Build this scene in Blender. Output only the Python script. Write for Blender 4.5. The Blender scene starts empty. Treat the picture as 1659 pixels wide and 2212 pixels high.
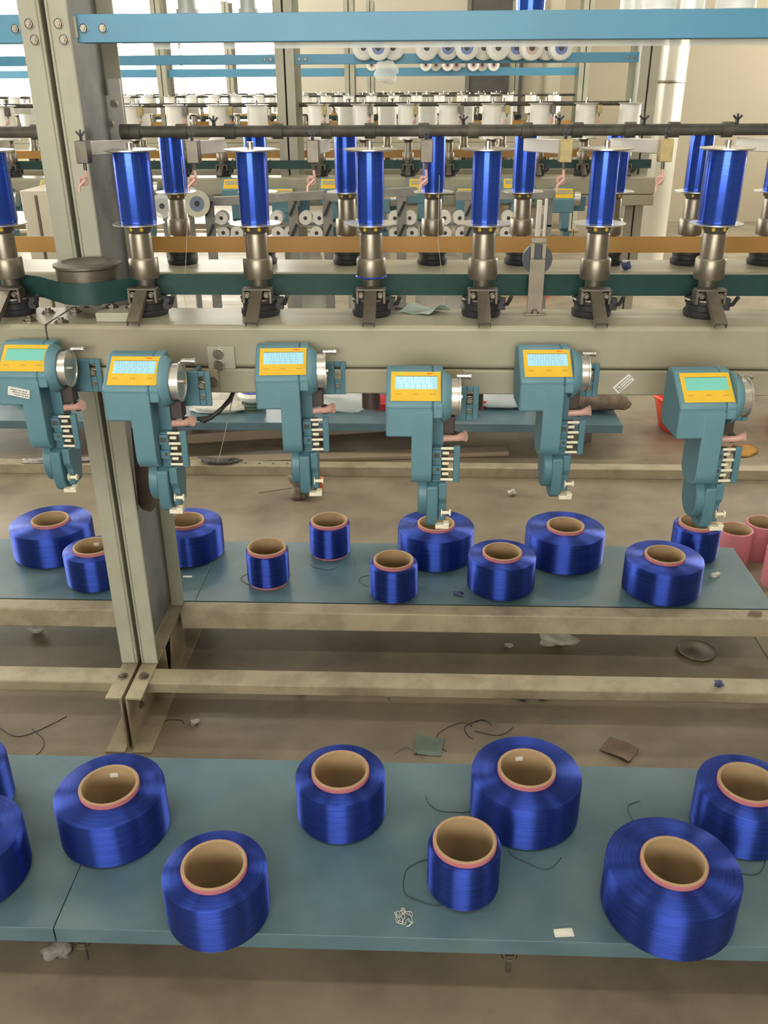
import bpy, bmesh, math, random
from mathutils import Vector, Matrix
random.seed(7)
S = bpy.context.scene
COL = S.collection
PI = math.pi

# ------------------------------------------------------------------ camera
IW, IH, FPX, CAMH = 1659.0, 2212.0, 1920.0, 1.45
_p, _y, _r = math.radians(25.59), math.radians(2.17), math.radians(-0.32)
FW = Vector((-math.sin(_y)*math.cos(_p), math.cos(_y)*math.cos(_p), -math.sin(_p)))
_r0 = Vector((math.cos(_y), math.sin(_y), 0)); _u0 = _r0.cross(FW)
RT = _r0*math.cos(_r) + _u0*math.sin(_r)
UP = -_r0*math.sin(_r) + _u0*math.cos(_r)
CAM = Vector((0, 0, CAMH))
cd = bpy.data.cameras.new('camera'); cd.sensor_fit = 'HORIZONTAL'; cd.sensor_width = 36.0
cd.lens = 36.0*FPX/IW; cd.clip_start = 0.05; cd.clip_end = 200
cam = bpy.data.objects.new('camera', cd); COL.objects.link(cam)
mw = Matrix((RT, UP, -FW)).transposed().to_4x4(); mw.translation = CAM; cam.matrix_world = mw
S.camera = cam
def ray(x, y): return FW + RT*((x-IW/2)/FPX) - UP*((y-IH/2)/FPX)
def at_y(x, y, Y): d = ray(x, y); return CAM + d*(Y/d.y)
def at_z(x, y, z): d = ray(x, y); return CAM + d*((z-CAMH)/d.z)

# ------------------------------------------------------------------ world, exposure
w = bpy.data.worlds.new('sky'); S.world = w; w.use_nodes = True
bg = w.node_tree.nodes['Background']; bg.inputs[0].default_value = (1.0, 0.97, 0.88, 1); bg.inputs[1].default_value = 18.0
S.view_settings.view_transform = 'Standard'; S.view_settings.look = 'None'
S.view_settings.gamma = 1.0; S.view_settings.use_curve_mapping = False
S.view_settings.exposure = -0.33
S.cycles.use_denoising = True; S.cycles.max_bounces = 7; S.cycles.diffuse_bounces = 4
S.cycles.sample_clamp_indirect = 6.0; S.cycles.caustics_reflective = False; S.cycles.caustics_refractive = False

# room extents
XL, XR, YB, YF, ZC = -7.0, 5.5, -4.5, 15.0, 4.6
def portal(name, loc, rot, sx, sy):
    l = bpy.data.lights.new(name, 'AREA'); l.shape = 'RECTANGLE'; l.size = sx; l.size_y = sy
    l.cycles.is_portal = True
    o = bpy.data.objects.new(name, l); COL.objects.link(o); o.location = loc; o.rotation_euler = rot
FARWIN = (-6.6, -2.15, 0.9, 3.9)      # x0,x1,z0,z1 in the far wall
LEFTWIN = [(2.6, 6.0, 1.0, 3.6), (7.4, 13.0, 1.0, 3.6)]      # y0,y1,z0,z1 in the left wall
ADDED_BACKWIN = (-3.0, 1.4, 1.3, 3.2)  # added unseen window behind the camera, gives front fill light
RIGHTWIN = [(5.5, 10.5, 1.2, 3.4)]      # y0,y1,z0,z1 in the right wall
portal('daylight_portal_far', ((FARWIN[0]+FARWIN[1])/2, YF+.12, (FARWIN[2]+FARWIN[3])/2), (-PI/2, 0, 0), FARWIN[1]-FARWIN[0], FARWIN[3]-FARWIN[2])
for a in LEFTWIN:
    portal('daylight_portal_side', (XL-.12, (a[0]+a[1])/2, (a[2]+a[3])/2), (PI/2, 0, -PI/2), a[1]-a[0], a[3]-a[2])
portal('fill_portal_rear', ((ADDED_BACKWIN[0]+ADDED_BACKWIN[1])/2, YB-.12, (ADDED_BACKWIN[2]+ADDED_BACKWIN[3])/2), (PI/2, 0, 0), ADDED_BACKWIN[1]-ADDED_BACKWIN[0], ADDED_BACKWIN[3]-ADDED_BACKWIN[2])
for a in RIGHTWIN:
    portal('daylight_portal_side', (XR+.12, (a[0]+a[1])/2, (a[2]+a[3])/2), (PI/2, 0, PI/2), a[1]-a[0], a[3]-a[2])
FILL_LAMP_W = 22.0

# ------------------------------------------------------------------ materials
MATS = {}
def mat(name, col, rough=.5, metal=0., var=.12, scale=8., bump=0., bscale=60., spec=.5, dirt=None, dscale=3., damt=.5, **kw):
    if name in MATS: return MATS[name]
    m = bpy.data.materials.new(name); m.use_nodes = True; MATS[name] = m
    nt = m.node_tree; N = nt.nodes; L = nt.links; b = N['Principled BSDF']
    b.inputs['Roughness'].default_value = rough; b.inputs['Metallic'].default_value = metal
    b.inputs['Specular IOR Level'].default_value = spec
    tc = N.new('ShaderNodeTexCoord')
    n = N.new('ShaderNodeTexNoise'); n.inputs['Scale'].default_value = scale; n.inputs['Detail'].default_value = 5
    L.new(tc.outputs['Object'], n.inputs['Vector'])
    r = N.new('ShaderNodeValToRGB'); c = Vector(col)
    r.color_ramp.elements[0].position = .3; r.color_ramp.elements[1].position = .7
    r.color_ramp.elements[0].color = (*(c*(1-var)), 1); r.color_ramp.elements[1].color = (*[min(1, v) for v in c*(1+var)], 1)
    L.new(n.outputs['Fac'], r.inputs['Fac']); out = r.outputs['Color']
    if dirt:
        n2 = N.new('ShaderNodeTexNoise'); n2.inputs['Scale'].default_value = dscale; n2.inputs['Detail'].default_value = 8; n2.inputs['Roughness'].default_value = .65
        L.new(tc.outputs['Object'], n2.inputs['Vector'])
        r2 = N.new('ShaderNodeValToRGB'); r2.color_ramp.elements[0].position = .48; r2.color_ramp.elements[1].position = .72
        r2.color_ramp.elements[0].color = (0, 0, 0, 1); r2.color_ramp.elements[1].color = (damt, damt, damt, 1)
        L.new(n2.outputs['Fac'], r2.inputs['Fac'])
        mx = N.new('ShaderNodeMix'); mx.data_type = 'RGBA'; L.new(r2.outputs['Color'], mx.inputs[0])
        L.new(out, mx.inputs[6]); mx.inputs[7].default_value = (*dirt, 1); out = mx.outputs[2]
    L.new(out, b.inputs['Base Color'])
    if bump:
        nb = N.new('ShaderNodeTexNoise'); nb.inputs['Scale'].default_value = bscale; nb.inputs['Detail'].default_value = 4
        L.new(tc.outputs['Object'], nb.inputs['Vector'])
        bp = N.new('ShaderNodeBump'); bp.inputs['Strength'].default_value = bump; bp.inputs['Distance'].default_value = .004
        L.new(nb.outputs['Fac'], bp.inputs['Height']); L.new(bp.outputs[0], b.inputs['Normal'])
    for k, v in kw.items(): b.inputs[k.replace('_', ' ')].default_value = v
    return m

def yarn_mat(name, col, rough, metal, aniso, thread=.25, var=.25, spec=.6):
    """wound filament: grooves run round the axis, so highlights spread across them"""
    m = bpy.data.materials.new(name); m.use_nodes = True; MATS[name] = m
    nt = m.node_tree; N = nt.nodes; L = nt.links; b = N['Principled BSDF']
    b.inputs['Roughness'].default_value = rough; b.inputs['Metallic'].default_value = metal
    b.inputs['Anisotropic'].default_value = aniso; b.inputs['Anisotropic Rotation'].default_value = .25; b.inputs['Specular IOR Level'].default_value = spec
    tg = N.new('ShaderNodeTangent'); tg.direction_type = 'RADIAL'; tg.axis = 'Z'
    L.new(tg.outputs[0], b.inputs['Tangent'])
    tc = N.new('ShaderNodeTexCoord'); sx = N.new('ShaderNodeSeparateXYZ'); L.new(tc.outputs['Object'], sx.inputs[0])
    cx = N.new('ShaderNodeCombineXYZ'); L.new(sx.outputs[0], cx.inputs[0]); L.new(sx.outputs[1], cx.inputs[1])
    ln = N.new('ShaderNodeVectorMath'); ln.operation = 'LENGTH'; L.new(cx.outputs[0], ln.inputs[0])
    def mul(o, k):
        q = N.new('ShaderNodeMath'); q.operation = 'MULTIPLY'; q.inputs[1].default_value = k; L.new(o, q.inputs[0]); return q.outputs[0]
    ad = N.new('ShaderNodeMath'); ad.operation = 'ADD'; L.new(mul(ln.outputs['Value'], 420.), ad.inputs[0]); L.new(mul(sx.outputs[2], 420.), ad.inputs[1])
    c2 = N.new('ShaderNodeCombineXYZ'); L.new(ad.outputs[0], c2.inputs[0]); L.new(mul(sx.outputs[0], 14.), c2.inputs[1]); L.new(mul(sx.outputs[1], 14.), c2.inputs[2])
    n = N.new('ShaderNodeTexNoise'); n.inputs['Scale'].default_value = 1.0; n.inputs['Detail'].default_value = 3
    L.new(c2.outputs[0], n.inputs['Vector'])
    r = N.new('ShaderNodeValToRGB'); c = Vector(col); r.color_ramp.elements[0].position = .3; r.color_ramp.elements[1].position = .7
    r.color_ramp.elements[0].color = (*(c*(1-var)), 1); r.color_ramp.elements[1].color = (*[min(1, v) for v in c*(1+var)], 1)
    L.new(n.outputs['Fac'], r.inputs['Fac']); L.new(r.outputs['Color'], b.inputs['Base Color'])
    bp = N.new('ShaderNodeBump'); bp.inputs['Strength'].default_value = thread; bp.inputs['Distance'].default_value = .0012
    L.new(n.outputs['Fac'], bp.inputs['Height']); L.new(bp.outputs[0], b.inputs['Normal'])
    return m

def clear_mat(name, col, alpha):
    m = bpy.data.materials.new(name); m.use_nodes = True; MATS[name] = m
    b = m.node_tree.nodes['Principled BSDF']
    b.inputs['Base Color'].default_value = (*col, 1); b.inputs['Roughness'].default_value = .25; b.inputs['Alpha'].default_value = alpha
    n = m.node_tree.nodes.new('ShaderNodeTexNoise'); n.inputs['Scale'].default_value = 30
    return m
def glow_mat(name, col, strength):
    m = bpy.data.materials.new(name); m.use_nodes = True; MATS[name] = m
    b = m.node_tree.nodes['Principled BSDF']; b.inputs['Base Color'].default_value = (*[c*.3 for c in col], 1)
    b.inputs['Emission Color'].default_value = (*col, 1); b.inputs['Emission Strength'].default_value = strength; b.inputs['Roughness'].default_value = .2
    return m

CREAM = mat('cream_paint', (.40, .395, .31), .45, var=.06, scale=5, dirt=(.17, .14, .10), dscale=4, damt=.35, bump=.05)
CREAMD = mat('worn_cream_paint', (.35, .30, .205), .5, var=.1, scale=14, dirt=(.12, .09, .06), dscale=9, damt=.6, bump=.08)
BEAM = mat('beam_paint', (.34, .325, .24), .35, var=.05, scale=3, dirt=(.20, .15, .10), dscale=2.2, damt=.4, bump=.03)
BLUE = mat('blue_rail_paint', (.075, .27, .43), .4, var=.06, scale=6)
TRAY = mat('teal_tray_paint', (.085, .155, .190), .33, var=.14, scale=9, dirt=(.14, .20, .20), dscale=4, damt=.75, bump=.02, bscale=25)
TEAL = mat('teal_head_paint', (.112, .242, .300), .5, var=.07, scale=12, bump=.04, bscale=500)
TEALD = mat('teal_head_casting', (.078, .185, .235), .45, var=.1, scale=20, bump=.05, bscale=400)
STEEL = mat('worn_steel', (.25, .222, .178), .38, .85, var=.15, scale=30, bump=.03)
STEELD = mat('greasy_steel', (.16, .145, .12), .45, .7, var=.25, scale=25, bump=.08)
CHROME = mat('bright_metal', (.72, .72, .70), .18, 1., var=.04)
ALU = mat('aluminium_flange', (.74, .73, .68), .28, .9, var=.06, scale=20)
BLACK = mat('black_rubber', (.025, .025, .028), .5, var=.2, scale=30, bump=.1)
PIPE = mat('dusty_black_pipe', (.075, .07, .058), .6, .2, var=.3, scale=20, dirt=(.2, .18, .13), dscale=14, damt=.6, bump=.1)
GREENB = mat('dark_green_belt', (.010, .050, .047), .55, var=.15, scale=40)
ORANGEB = mat('tan_belt', (.47, .25, .06), .5, var=.12, scale=4)
YELLOW = mat('orange_panel', (.74, .47, .035), .4, var=.05, scale=40)
YDOT = mat('yellow_mark', (.75, .5, .05), .5)
WHITEP = mat('white_plastic', (.78, .77, .73), .35, var=.04)
CERAM = mat('ivory_ceramic', (.74, .70, .55), .25, var=.05)
PINKC = mat('pink_ceramic', (.62, .36, .31), .35, var=.1, scale=60)
PAPER = mat('kraft_paper_tube', (.38, .265, .145), .75, var=.1, scale=18, bump=.1, bscale=120)
PINKP = mat('pink_tube_paper', (.50, .17, .20), .6, var=.08, scale=25)
YARNB = yarn_mat('royal_blue_yarn', (.031, .066, .37), .42, .88, 1.0, thread=.10)
BOBB = yarn_mat('shiny_blue_filament', (.030, .088, .52), .22, .7, .85, thread=.06, var=.12)
YARNW = yarn_mat('white_yarn', (.80, .79, .74), .45, 0., .4, thread=.1, var=.05)
CLEAR = clear_mat('cloudy_clear_plastic', (.82, .84, .80), .55)
BAGM = clear_mat('thin_plastic_film', (.85, .87, .86), .42)
LCDB = glow_mat('blue_lcd', (.42, .76, .86), .95)
LCDG = glow_mat('green_lcd', (.25, .72, .56), .7)
LEDR = glow_mat('red_led', (1, .06, .02), 1.6); LEDG = glow_mat('green_led', (.1, 1, .1), 1.2)
DIGIT = mat('grey_lcd_segment', (.2, .32, .38), .4, Emission_Strength=.5, Emission_Color=(.35, .6, .68, 1))
DIGITP = mat('pale_lcd_segment', (.62, .82, .88), .4, Emission_Strength=.5, Emission_Color=(.62, .86, .95, 1))
PRINT = mat('faded_print', (.42, .26, .05), .5)
INK = mat('black_ink', (.06, .06, .06), .6)
LABELM = mat('label_paper', (.70, .70, .64), .6, var=.04)
RED = mat('red_plastic', (.78, .07, .03), .35); PINKR = mat('pink_plastic', (.62, .06, .12), .4); GREENP = mat('green_plastic', (.08, .38, .10), .5)
GREYF = mat('grey_rack_paint', (.27, .27, .25), .5, var=.15, scale=12, dirt=(.10, .09, .08), dscale=9, damt=.5)
LINT = mat('grey_lint', (.25, .23, .21), .95, var=.3, scale=90, bump=.6, bscale=200)
LINTB = mat('blue_lint', (.07, .09, .2), .95, var=.4, scale=90, bump=.6, bscale=200)
LINTW = mat('white_lint', (.62, .6, .54), .95, var=.15, scale=60, bump=.5, bscale=150)
RAGM = mat('dirty_rag', (.20, .16, .12), .9, var=.5, scale=40, bump=.5, bscale=80)
SCRAPG = mat('green_cloth', (.16, .22, .19), .8, var=.12, scale=25, bump=.2)
SCRAPB = mat('brown_cardboard', (.20, .14, .10), .85, var=.15, scale=25, bump=.2)
WOOD = mat('dusty_board', (.33, .26, .185), .7, var=.12, scale=6, bump=.1)
THREAD = mat('dark_thread', (.03, .035, .05), .6); THREADW = mat('pale_thread', (.6, .58, .52), .6)
CABM = mat('cream_cabinet', (.60, .56, .46), .5, var=.05, scale=4)

# ------------------------------------------------------------------ mesh helpers
class MB:
    def __init__(s): s.v = []; s.f = []; s.sm = []
    def _add(s, v, f, smooth=False):
        n = len(s.v); s.v += [tuple(p) for p in v]; s.f += [tuple(i+n for i in q) for q in f]; s.sm += [smooth]*len(f); return s
    def box(s, x0, x1, y0, y1, z0, z1, M=None):
        v = [Vector(p) for p in ((x0,y0,z0),(x1,y0,z0),(x1,y1,z0),(x0,y1,z0),(x0,y0,z1),(x1,y0,z1),(x1,y1,z1),(x0,y1,z1))]
        if M: v = [M @ p for p in v]
        return s._add(v, [(0,3,2,1),(4,5,6,7),(0,1,5,4),(1,2,6,5),(2,3,7,6),(3,0,4,7)])
    def lathe(s, prof, n=32, axis='Z', c=(0,0,0), M=None, closed=False):
        """prof: (radius, height) list; radius 0 ends close the shape"""
        v = []; f = []; rings = []
        for r, h in prof:
            if r <= 1e-9: rings.append([len(v)]); v.append((0,0,h))
            else:
                rings.append(list(range(len(v), len(v)+n)))
                v += [(r*math.cos(2*PI*k/n), r*math.sin(2*PI*k/n), h) for k in range(n)]
        pr = list(zip(rings, rings[1:])) + ([(rings[-1], rings[0])] if closed else [])
        for a, b in pr:
            for k in range(n):
                k2 = (k+1) % n
                if len(a) == 1 and len(b) == 1: break
                if len(a) == 1: f.append((a[0], b[k2], b[k])) if False else f.append((a[0], b[k], b[k2])[::-1])
                elif len(b) == 1: f.append((a[k], a[k2], b[0]))
                else: f.append((a[k], a[k2], b[k2], b[k]))
        def T(p):
            p = Vector(p)
            if axis == 'X': p = Vector((p.z, p.x, p.y))
            elif axis == 'Y': p = Vector((p.y, p.z, p.x))
            p = p + Vector(c)
            return M @ p if M else p
        return s._add([T(p) for p in v], f, True)
    def cyl(s, r, h0, h1, n=24, axis='Z', c=(0,0,0), r2=None, M=None):
        return s.lathe([(0,h0),(r,h0),(r2 or r,h1),(0,h1)], n, axis, c, M)
    def prism(s, poly, a0, a1, axis='X', M=None):
        """polygon extruded along an axis; poly in the other two axes, (y,z) (x,z) or (x,y)"""
        n = len(poly)
        def P(q, a):
            p = {'X': (a,q[0],q[1]), 'Y': (q[0],a,q[1]), 'Z': (q[0],q[1],a)}[axis]
            return M @ Vector(p) if M else p
        v = [P(q, a0) for q in poly] + [P(q, a1) for q in poly]
        return s._add(v, [tuple(range(n))[::-1], tuple(range(n, 2*n))] + [(k,(k+1)%n,n+(k+1)%n,n+k) for k in range(n)])
    def tube(s, pts, r, n=8, cap=True):
        pts = [Vector(p) for p in pts]; v = []; f = []; prev = None
        for i, p in enumerate(pts):
            t = (pts[min(i+1, len(pts)-1)] - pts[max(i-1, 0)]).normalized()
            if prev is None: a = t.orthogonal().normalized()
            else: a = (prev - t*prev.dot(t)); a = a.normalized() if a.length > 1e-6 else t.orthogonal().normalized()
            prev = a; b = t.cross(a)
            rr = r[i] if isinstance(r, (list, tuple)) else r
            v += [p + (a*math.cos(2*PI*k/n) + b*math.sin(2*PI*k/n))*rr for k in range(n)]
        for i in range(len(pts)-1):
            for k in range(n):
                k2 = (k+1) % n; f.append((i*n+k, i*n+k2, (i+1)*n+k2, (i+1)*n+k))
        if cap: f.append(tuple(range(n))[::-1]); f.append(tuple(range((len(pts)-1)*n, len(pts)*n)))
        return s._add(v, f, True)
    def build(s, name, m, parent=None, loc=None, bevel=0., seg=2):
        me = bpy.data.meshes.new(name); me.from_pydata(s.v, [], s.f); me.materials.append(m)
        bm = bmesh.new(); bm.from_mesh(me); bmesh.ops.recalc_face_normals(bm, faces=bm.faces)
        bm.to_mesh(me); bm.free()
        me.polygons.foreach_set('use_smooth', s.sm if not bevel else [True]*len(me.polygons))
        try: me.set_sharp_from_angle(angle=math.radians(38))
        except Exception: pass
        o = bpy.data.objects.new(name, me); COL.objects.link(o)
        if parent: o.parent = parent
        if loc is not None: o.location = loc
        if bevel:
            md = o.modifiers.new('edge', 'BEVEL'); md.width = bevel; md.segments = seg; md.limit_method = 'ANGLE'; md.angle_limit = math.radians(35); md.harden_normals = False
        return o

def tag(o, label, cat, group=None):
    o['label'] = label; o['category'] = cat
    if group: o['group'] = group
    return o
def thing(name, label, cat, loc=(0,0,0), rz=0., group=None):
    o = bpy.data.objects.new(name, None); COL.objects.link(o); o.location = loc; o.rotation_euler = (0,0,rz); o.empty_display_size = .02
    return tag(o, label, cat, group)
def struct(o): o['kind'] = 'structure'; return o
ORD = ['first', 'second', 'third', 'fourth', 'fifth', 'sixth', 'seventh', 'eighth', 'ninth', 'tenth', 'eleventh', 'twelfth', 'thirteenth', 'fourteenth', 'fifteenth', 'sixteenth', 'seventeenth', 'eighteenth', 'nineteenth', 'twentieth']
ORD += ['twenty-'+q for q in ORD[:9]]+['thirtieth']+['thirty-'+q for q in ORD[:9]]
KIDS = {}
def kids(o):
    return [c for c in COL.objects if c.parent == o]
def copy_tree(o, loc=None, rz=None, label=None, group=None, parent=None, ch=None):
    c = o.copy(); COL.objects.link(c); c.parent = parent
    if loc is not None: c.location = loc
    if rz is not None: c.rotation_euler = (0,0,rz)
    if label: c['label'] = label
    if group: c['group'] = group
    for k in o.children: copy_tree(k, parent=c)
    return c

# ------------------------------------------------------------------ the hall
def floor_mat():
    m = mat('concrete_floor', (.245, .205, .145), .42, var=.16, scale=5.0, dirt=(.12, .098, .075), dscale=3.2, damt=.8, bump=.08, bscale=25)
    nt = m.node_tree; N = nt.nodes; L = nt.links; b = N['Principled BSDF']
    tc = N.new('ShaderNodeTexCoord'); mp = N.new('ShaderNodeMapping'); mp.inputs['Scale'].default_value = (.7, 6, 1)
    n = N.new('ShaderNodeTexNoise'); n.inputs['Scale'].default_value = 1.6; n.inputs['Detail'].default_value = 9; n.inputs['Roughness'].default_value = .7
    L.new(tc.outputs['Object'], mp.inputs[0]); L.new(mp.outputs[0], n.inputs['Vector'])
    r = N.new('ShaderNodeMapRange'); r.inputs[1].default_value = .3; r.inputs[2].default_value = .7; r.inputs[3].default_value = .3; r.inputs[4].default_value = .55
    L.new(n.outputs['Fac'], r.inputs[0]); L.new(r.outputs[0], b.inputs['Roughness'])
    return m
struct(MB().box(XL-.3, XR+.3, YB-.3, YF+.3, -.2, 0).build('floor', floor_mat()))
WALLM = mat('cream_wall', (.66, .62, .52), .8, var=.04, scale=1.5)
WALLB = mat('beige_partition', (.34, .295, .21), .7, var=.03, scale=1.2)
struct(MB().box(XL-.3, XR+.3, YB-.3, YF+.3, ZC, ZC+.2).build('ceiling', mat('ceiling_paint', (.62, .60, .55), .8)))
def wall_with_holes(name, axis, p0, p1, a0, a1, z0, z1, holes, m):
    """solid wall in pieces around its window openings"""
    mb = MB()
    def bx(u0, u1, q0, q1):
        if u1-u0 < 1e-4 or q1-q0 < 1e-4: return
        if axis == 'X': mb.box(u0, u1, p0, p1, q0, q1)
        else: mb.box(p0, p1, u0, u1, q0, q1)
    u = a0
    for h in holes:
        bx(u, h[0], z0, z1); bx(h[0], h[1], z0, h[2]); bx(h[0], h[1], h[3], z1); u = h[1]
    bx(u, a1, z0, z1)
    return struct(mb.build(name, m))
wall_with_holes('wall_far', 'X', YF, YF+.2, XL, XR, 0, ZC, [FARWIN], WALLM)
wall_with_holes('wall_left', 'Y', XL-.2, XL, YB, YF, 0, ZC, LEFTWIN, WALLM)
wall_with_holes('wall_rear', 'X', YB-.2, YB, XL, XR, 0, ZC, [ADDED_BACKWIN], WALLM)
wall_with_holes('wall_right', 'Y', XR, XR+.2, YB, YF, 0, ZC, RIGHTWIN, WALLB)
PX0 = at_y(1212, 150, 11.0).x
struct(MB().box(PX0, XR, 11.0, 11.15, 0, ZC).box(PX0, PX0+.15, 11.15, YF, 0, ZC).build('wall_partition', WALLB))
gw = bpy.data.materials.new('window_glass'); gw.use_nodes = True; MATS['window_glass'] = gw
_n = gw.node_tree.nodes; _l = gw.node_tree.links; _n.remove(_n['Principled BSDF'])
_t = _n.new('ShaderNodeBsdfTransparent'); _g = _n.new('ShaderNodeBsdfGlossy'); _g.inputs['Roughness'].default_value = .05; _m = _n.new('ShaderNodeMixShader')
_m.inputs[0].default_value = .06; _l.new(_t.outputs[0], _m.inputs[1]); _l.new(_g.outputs[0], _m.inputs[2]); _l.new(_m.outputs[0], _n['Material Output'].inputs[0])
FRAMEM = mat('window_frame_paint', (.7, .7, .68), .5)
def window(n, axis, p, a0, a1, z0, z1, cols):
    e = thing('window_%d' % n, 'tall daylight window in the hall wall', 'window', (0,0,0)); e['kind'] = 'structure'; del e['category']; del e['label']
    t = .04; mb = MB()
    def bx(mb, u0, u1, q0, q1, d):
        if axis == 'X': mb.box(u0, u1, p-d, p+d, q0, q1)
        else: mb.box(p-d, p+d, u0, u1, q0, q1)
    bx(mb, a0, a1, z0, z0+t, t); bx(mb, a0, a1, z1-t, z1, t)
    for k in range(cols+1):
        u = a0 + (a1-a0)*k/cols; bx(mb, max(a0, u-t/2), min(a1, u+t/2), z0, z1, t)
    mb.build('window_frame', FRAMEM, e)
    for k in range(cols):
        u0 = a0 + (a1-a0)*k/cols; u1 = a0 + (a1-a0)*(k+1)/cols
        q = MB(); bx(q, u0+t/2, u1-t/2, z0+t, z1-t, .003); q.build('pane', gw, e)
window(1, 'X', YF+.1, *FARWIN, 3)
window(2, 'Y', XL-.1, *LEFTWIN[0], 4); window(3, 'Y', XL-.1, *LEFTWIN[1], 6)
window(4, 'X', YB-.1, *ADDED_BACKWIN, 5); window(5, 'Y', XR+.1, *RIGHTWIN[0], 5)
# clad column in front of the partition, grey door beside it
cx0, cx1 = at_y(1402, 95, 7.6), at_y(1503, 95, 7.6)
ccx, cr = (cx0.x+cx1.x)/2, (cx1.x-cx0.x)/2
col = thing('column', 'tall round column wrapped in shiny pale sheet metal before the beige partition', 'column', (ccx, 7.6+cr, 0))
MB().cyl(cr, 0, ZC, 40).build('shaft', mat('pale_sheet_cladding', (.66, .63, .54), .22, .35, var=.08, scale=2), col)
MB().lathe([(cr+.004, 1.46), (cr+.007, 1.47), (cr+.004, 1.48)], 40).build('seam_band', STEEL, col)
g0, g1 = at_y(1014, 150, YF-.03).x, at_y(1128, 150, YF-.03).x
dr = thing('door_1', '', 'door', (0,0,0)); dr['kind'] = 'structure'; del dr['label']; del dr['category']
MB().box(g0, g1, YF-.05, YF, 0, 3.2).build('door_leaf', mat('grey_door_paint', (.13, .13, .12), .6), dr)
MB().box(g0-.06, g0, YF-.07, YF, 0, 3.26).box(g1, g1+.06, YF-.07, YF, 0, 3.26).box(g0-.06, g1+.06, YF-.07, YF, 3.2, 3.26).build('door_frame', mat('grey_frame_paint', (.22, .22, .2), .5), dr)

# ceiling lamps added out of view to light the hall: twin-tube fittings
TUBEG = glow_mat('added_lamp_tube', (1, .97, .90), 4.0)
LAMPAT = ['foreground aisle, left', 'foreground aisle, middle', 'foreground aisle, right', 'aisle behind the nearest machine, left', 'aisle behind the nearest machine, middle', 'aisle behind the nearest machine, right', 'aisle behind the second machine, left', 'aisle behind the second machine, right']
def lamp(x, y, i):
    z = 3.5
    t = thing('added_ceiling_lamp', 'added unseen twin tube lamp hanging over the aisle, number %d from the front' % i, 'lamp', (x, y, z), group='added unseen lamps over the aisles')
    t['label'] = 'added unseen white twin tube ceiling lamp over the %s' % LAMPAT[i]
    MB().box(-.65, .65, -.09, .09, .03, .08).build('housing', WHITEP, t)
    for s in (-.05, .05): MB().cyl(.016, -.6, .6, 10, 'X', (0, s, .01)).build('tube', TUBEG, t)
    for s in (-.5, .5): MB().cyl(.006, .08, ZC-z, 8, 'Z', (s, 0, 0)).build('hanger', STEELD, t)
    l = bpy.data.lights.new('fill_lamp_light', 'AREA'); l.shape = 'RECTANGLE'; l.size = 1.2; l.size_y = .16; l.energy = FILL_LAMP_W; l.color = (1, .93, .80)
    lo = bpy.data.objects.new('fill_lamp_light', l); COL.objects.link(lo); lo.parent = t; lo.location = (0, 0, -.02)
for i, (lx, ly) in enumerate([(-2.4, .2), (0.4, .2), (3.2, .2), (-2.4, 3.2), (.4, 3.2), (3.2, 3.2), (-1.5, 6.6), (1.8, 6.6)]): lamp(lx, ly, i)

# ------------------------------------------------------------------ machine frame
POSTX, BAY = -.683, 1.75
BZ = 1.045
BOLT = None
def bolt_mesh(r=.008, h=.006):
    mb = MB(); mb.lathe([(r*1.35, 0), (r*1.35, h*.3), (r*1.2, h*.35)], 16); mb.cyl(r, h*.3, h, 6); mb.cyl(r*.55, h, h*1.5, 10); return mb
_bm = bolt_mesh().build('bolt', STEEL); BM = _bm.data; bpy.data.objects.remove(_bm)
def bolt(parent, loc, d='-Y', s=1., m=None):
    o = bpy.data.objects.new('bolt', BM); COL.objects.link(o); o.parent = parent; o.location = loc; o.scale = (s, s, s)
    o.rotation_euler = {'-Y': (PI/2, 0, 0), 'Z': (0, 0, 0), '-X': (0, -PI/2, 0), 'X': (0, PI/2, 0)}[d]
    return o
def channel(mb, x_web, x_out, y0, y1, z0, z1, t=.006, t2=.006):
    """upright C section: web at x_web, flanges reaching x_out at y0 and y1"""
    a, b = min(x_web, x_out), max(x_web, x_out); s = 1 if x_out > x_web else -1
    mb.box(min(x_web, x_web+s*t), max(x_web, x_web+s*t), y0, y1, z0, z1)
    xi = x_web+s*t
    mb.box(min(xi, x_out), max(xi, x_out), y0, y0+t2, z0, z1); mb.box(min(xi, x_out), max(xi, x_out), y1-t2, y1, z0, z1)
    return mb

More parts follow.
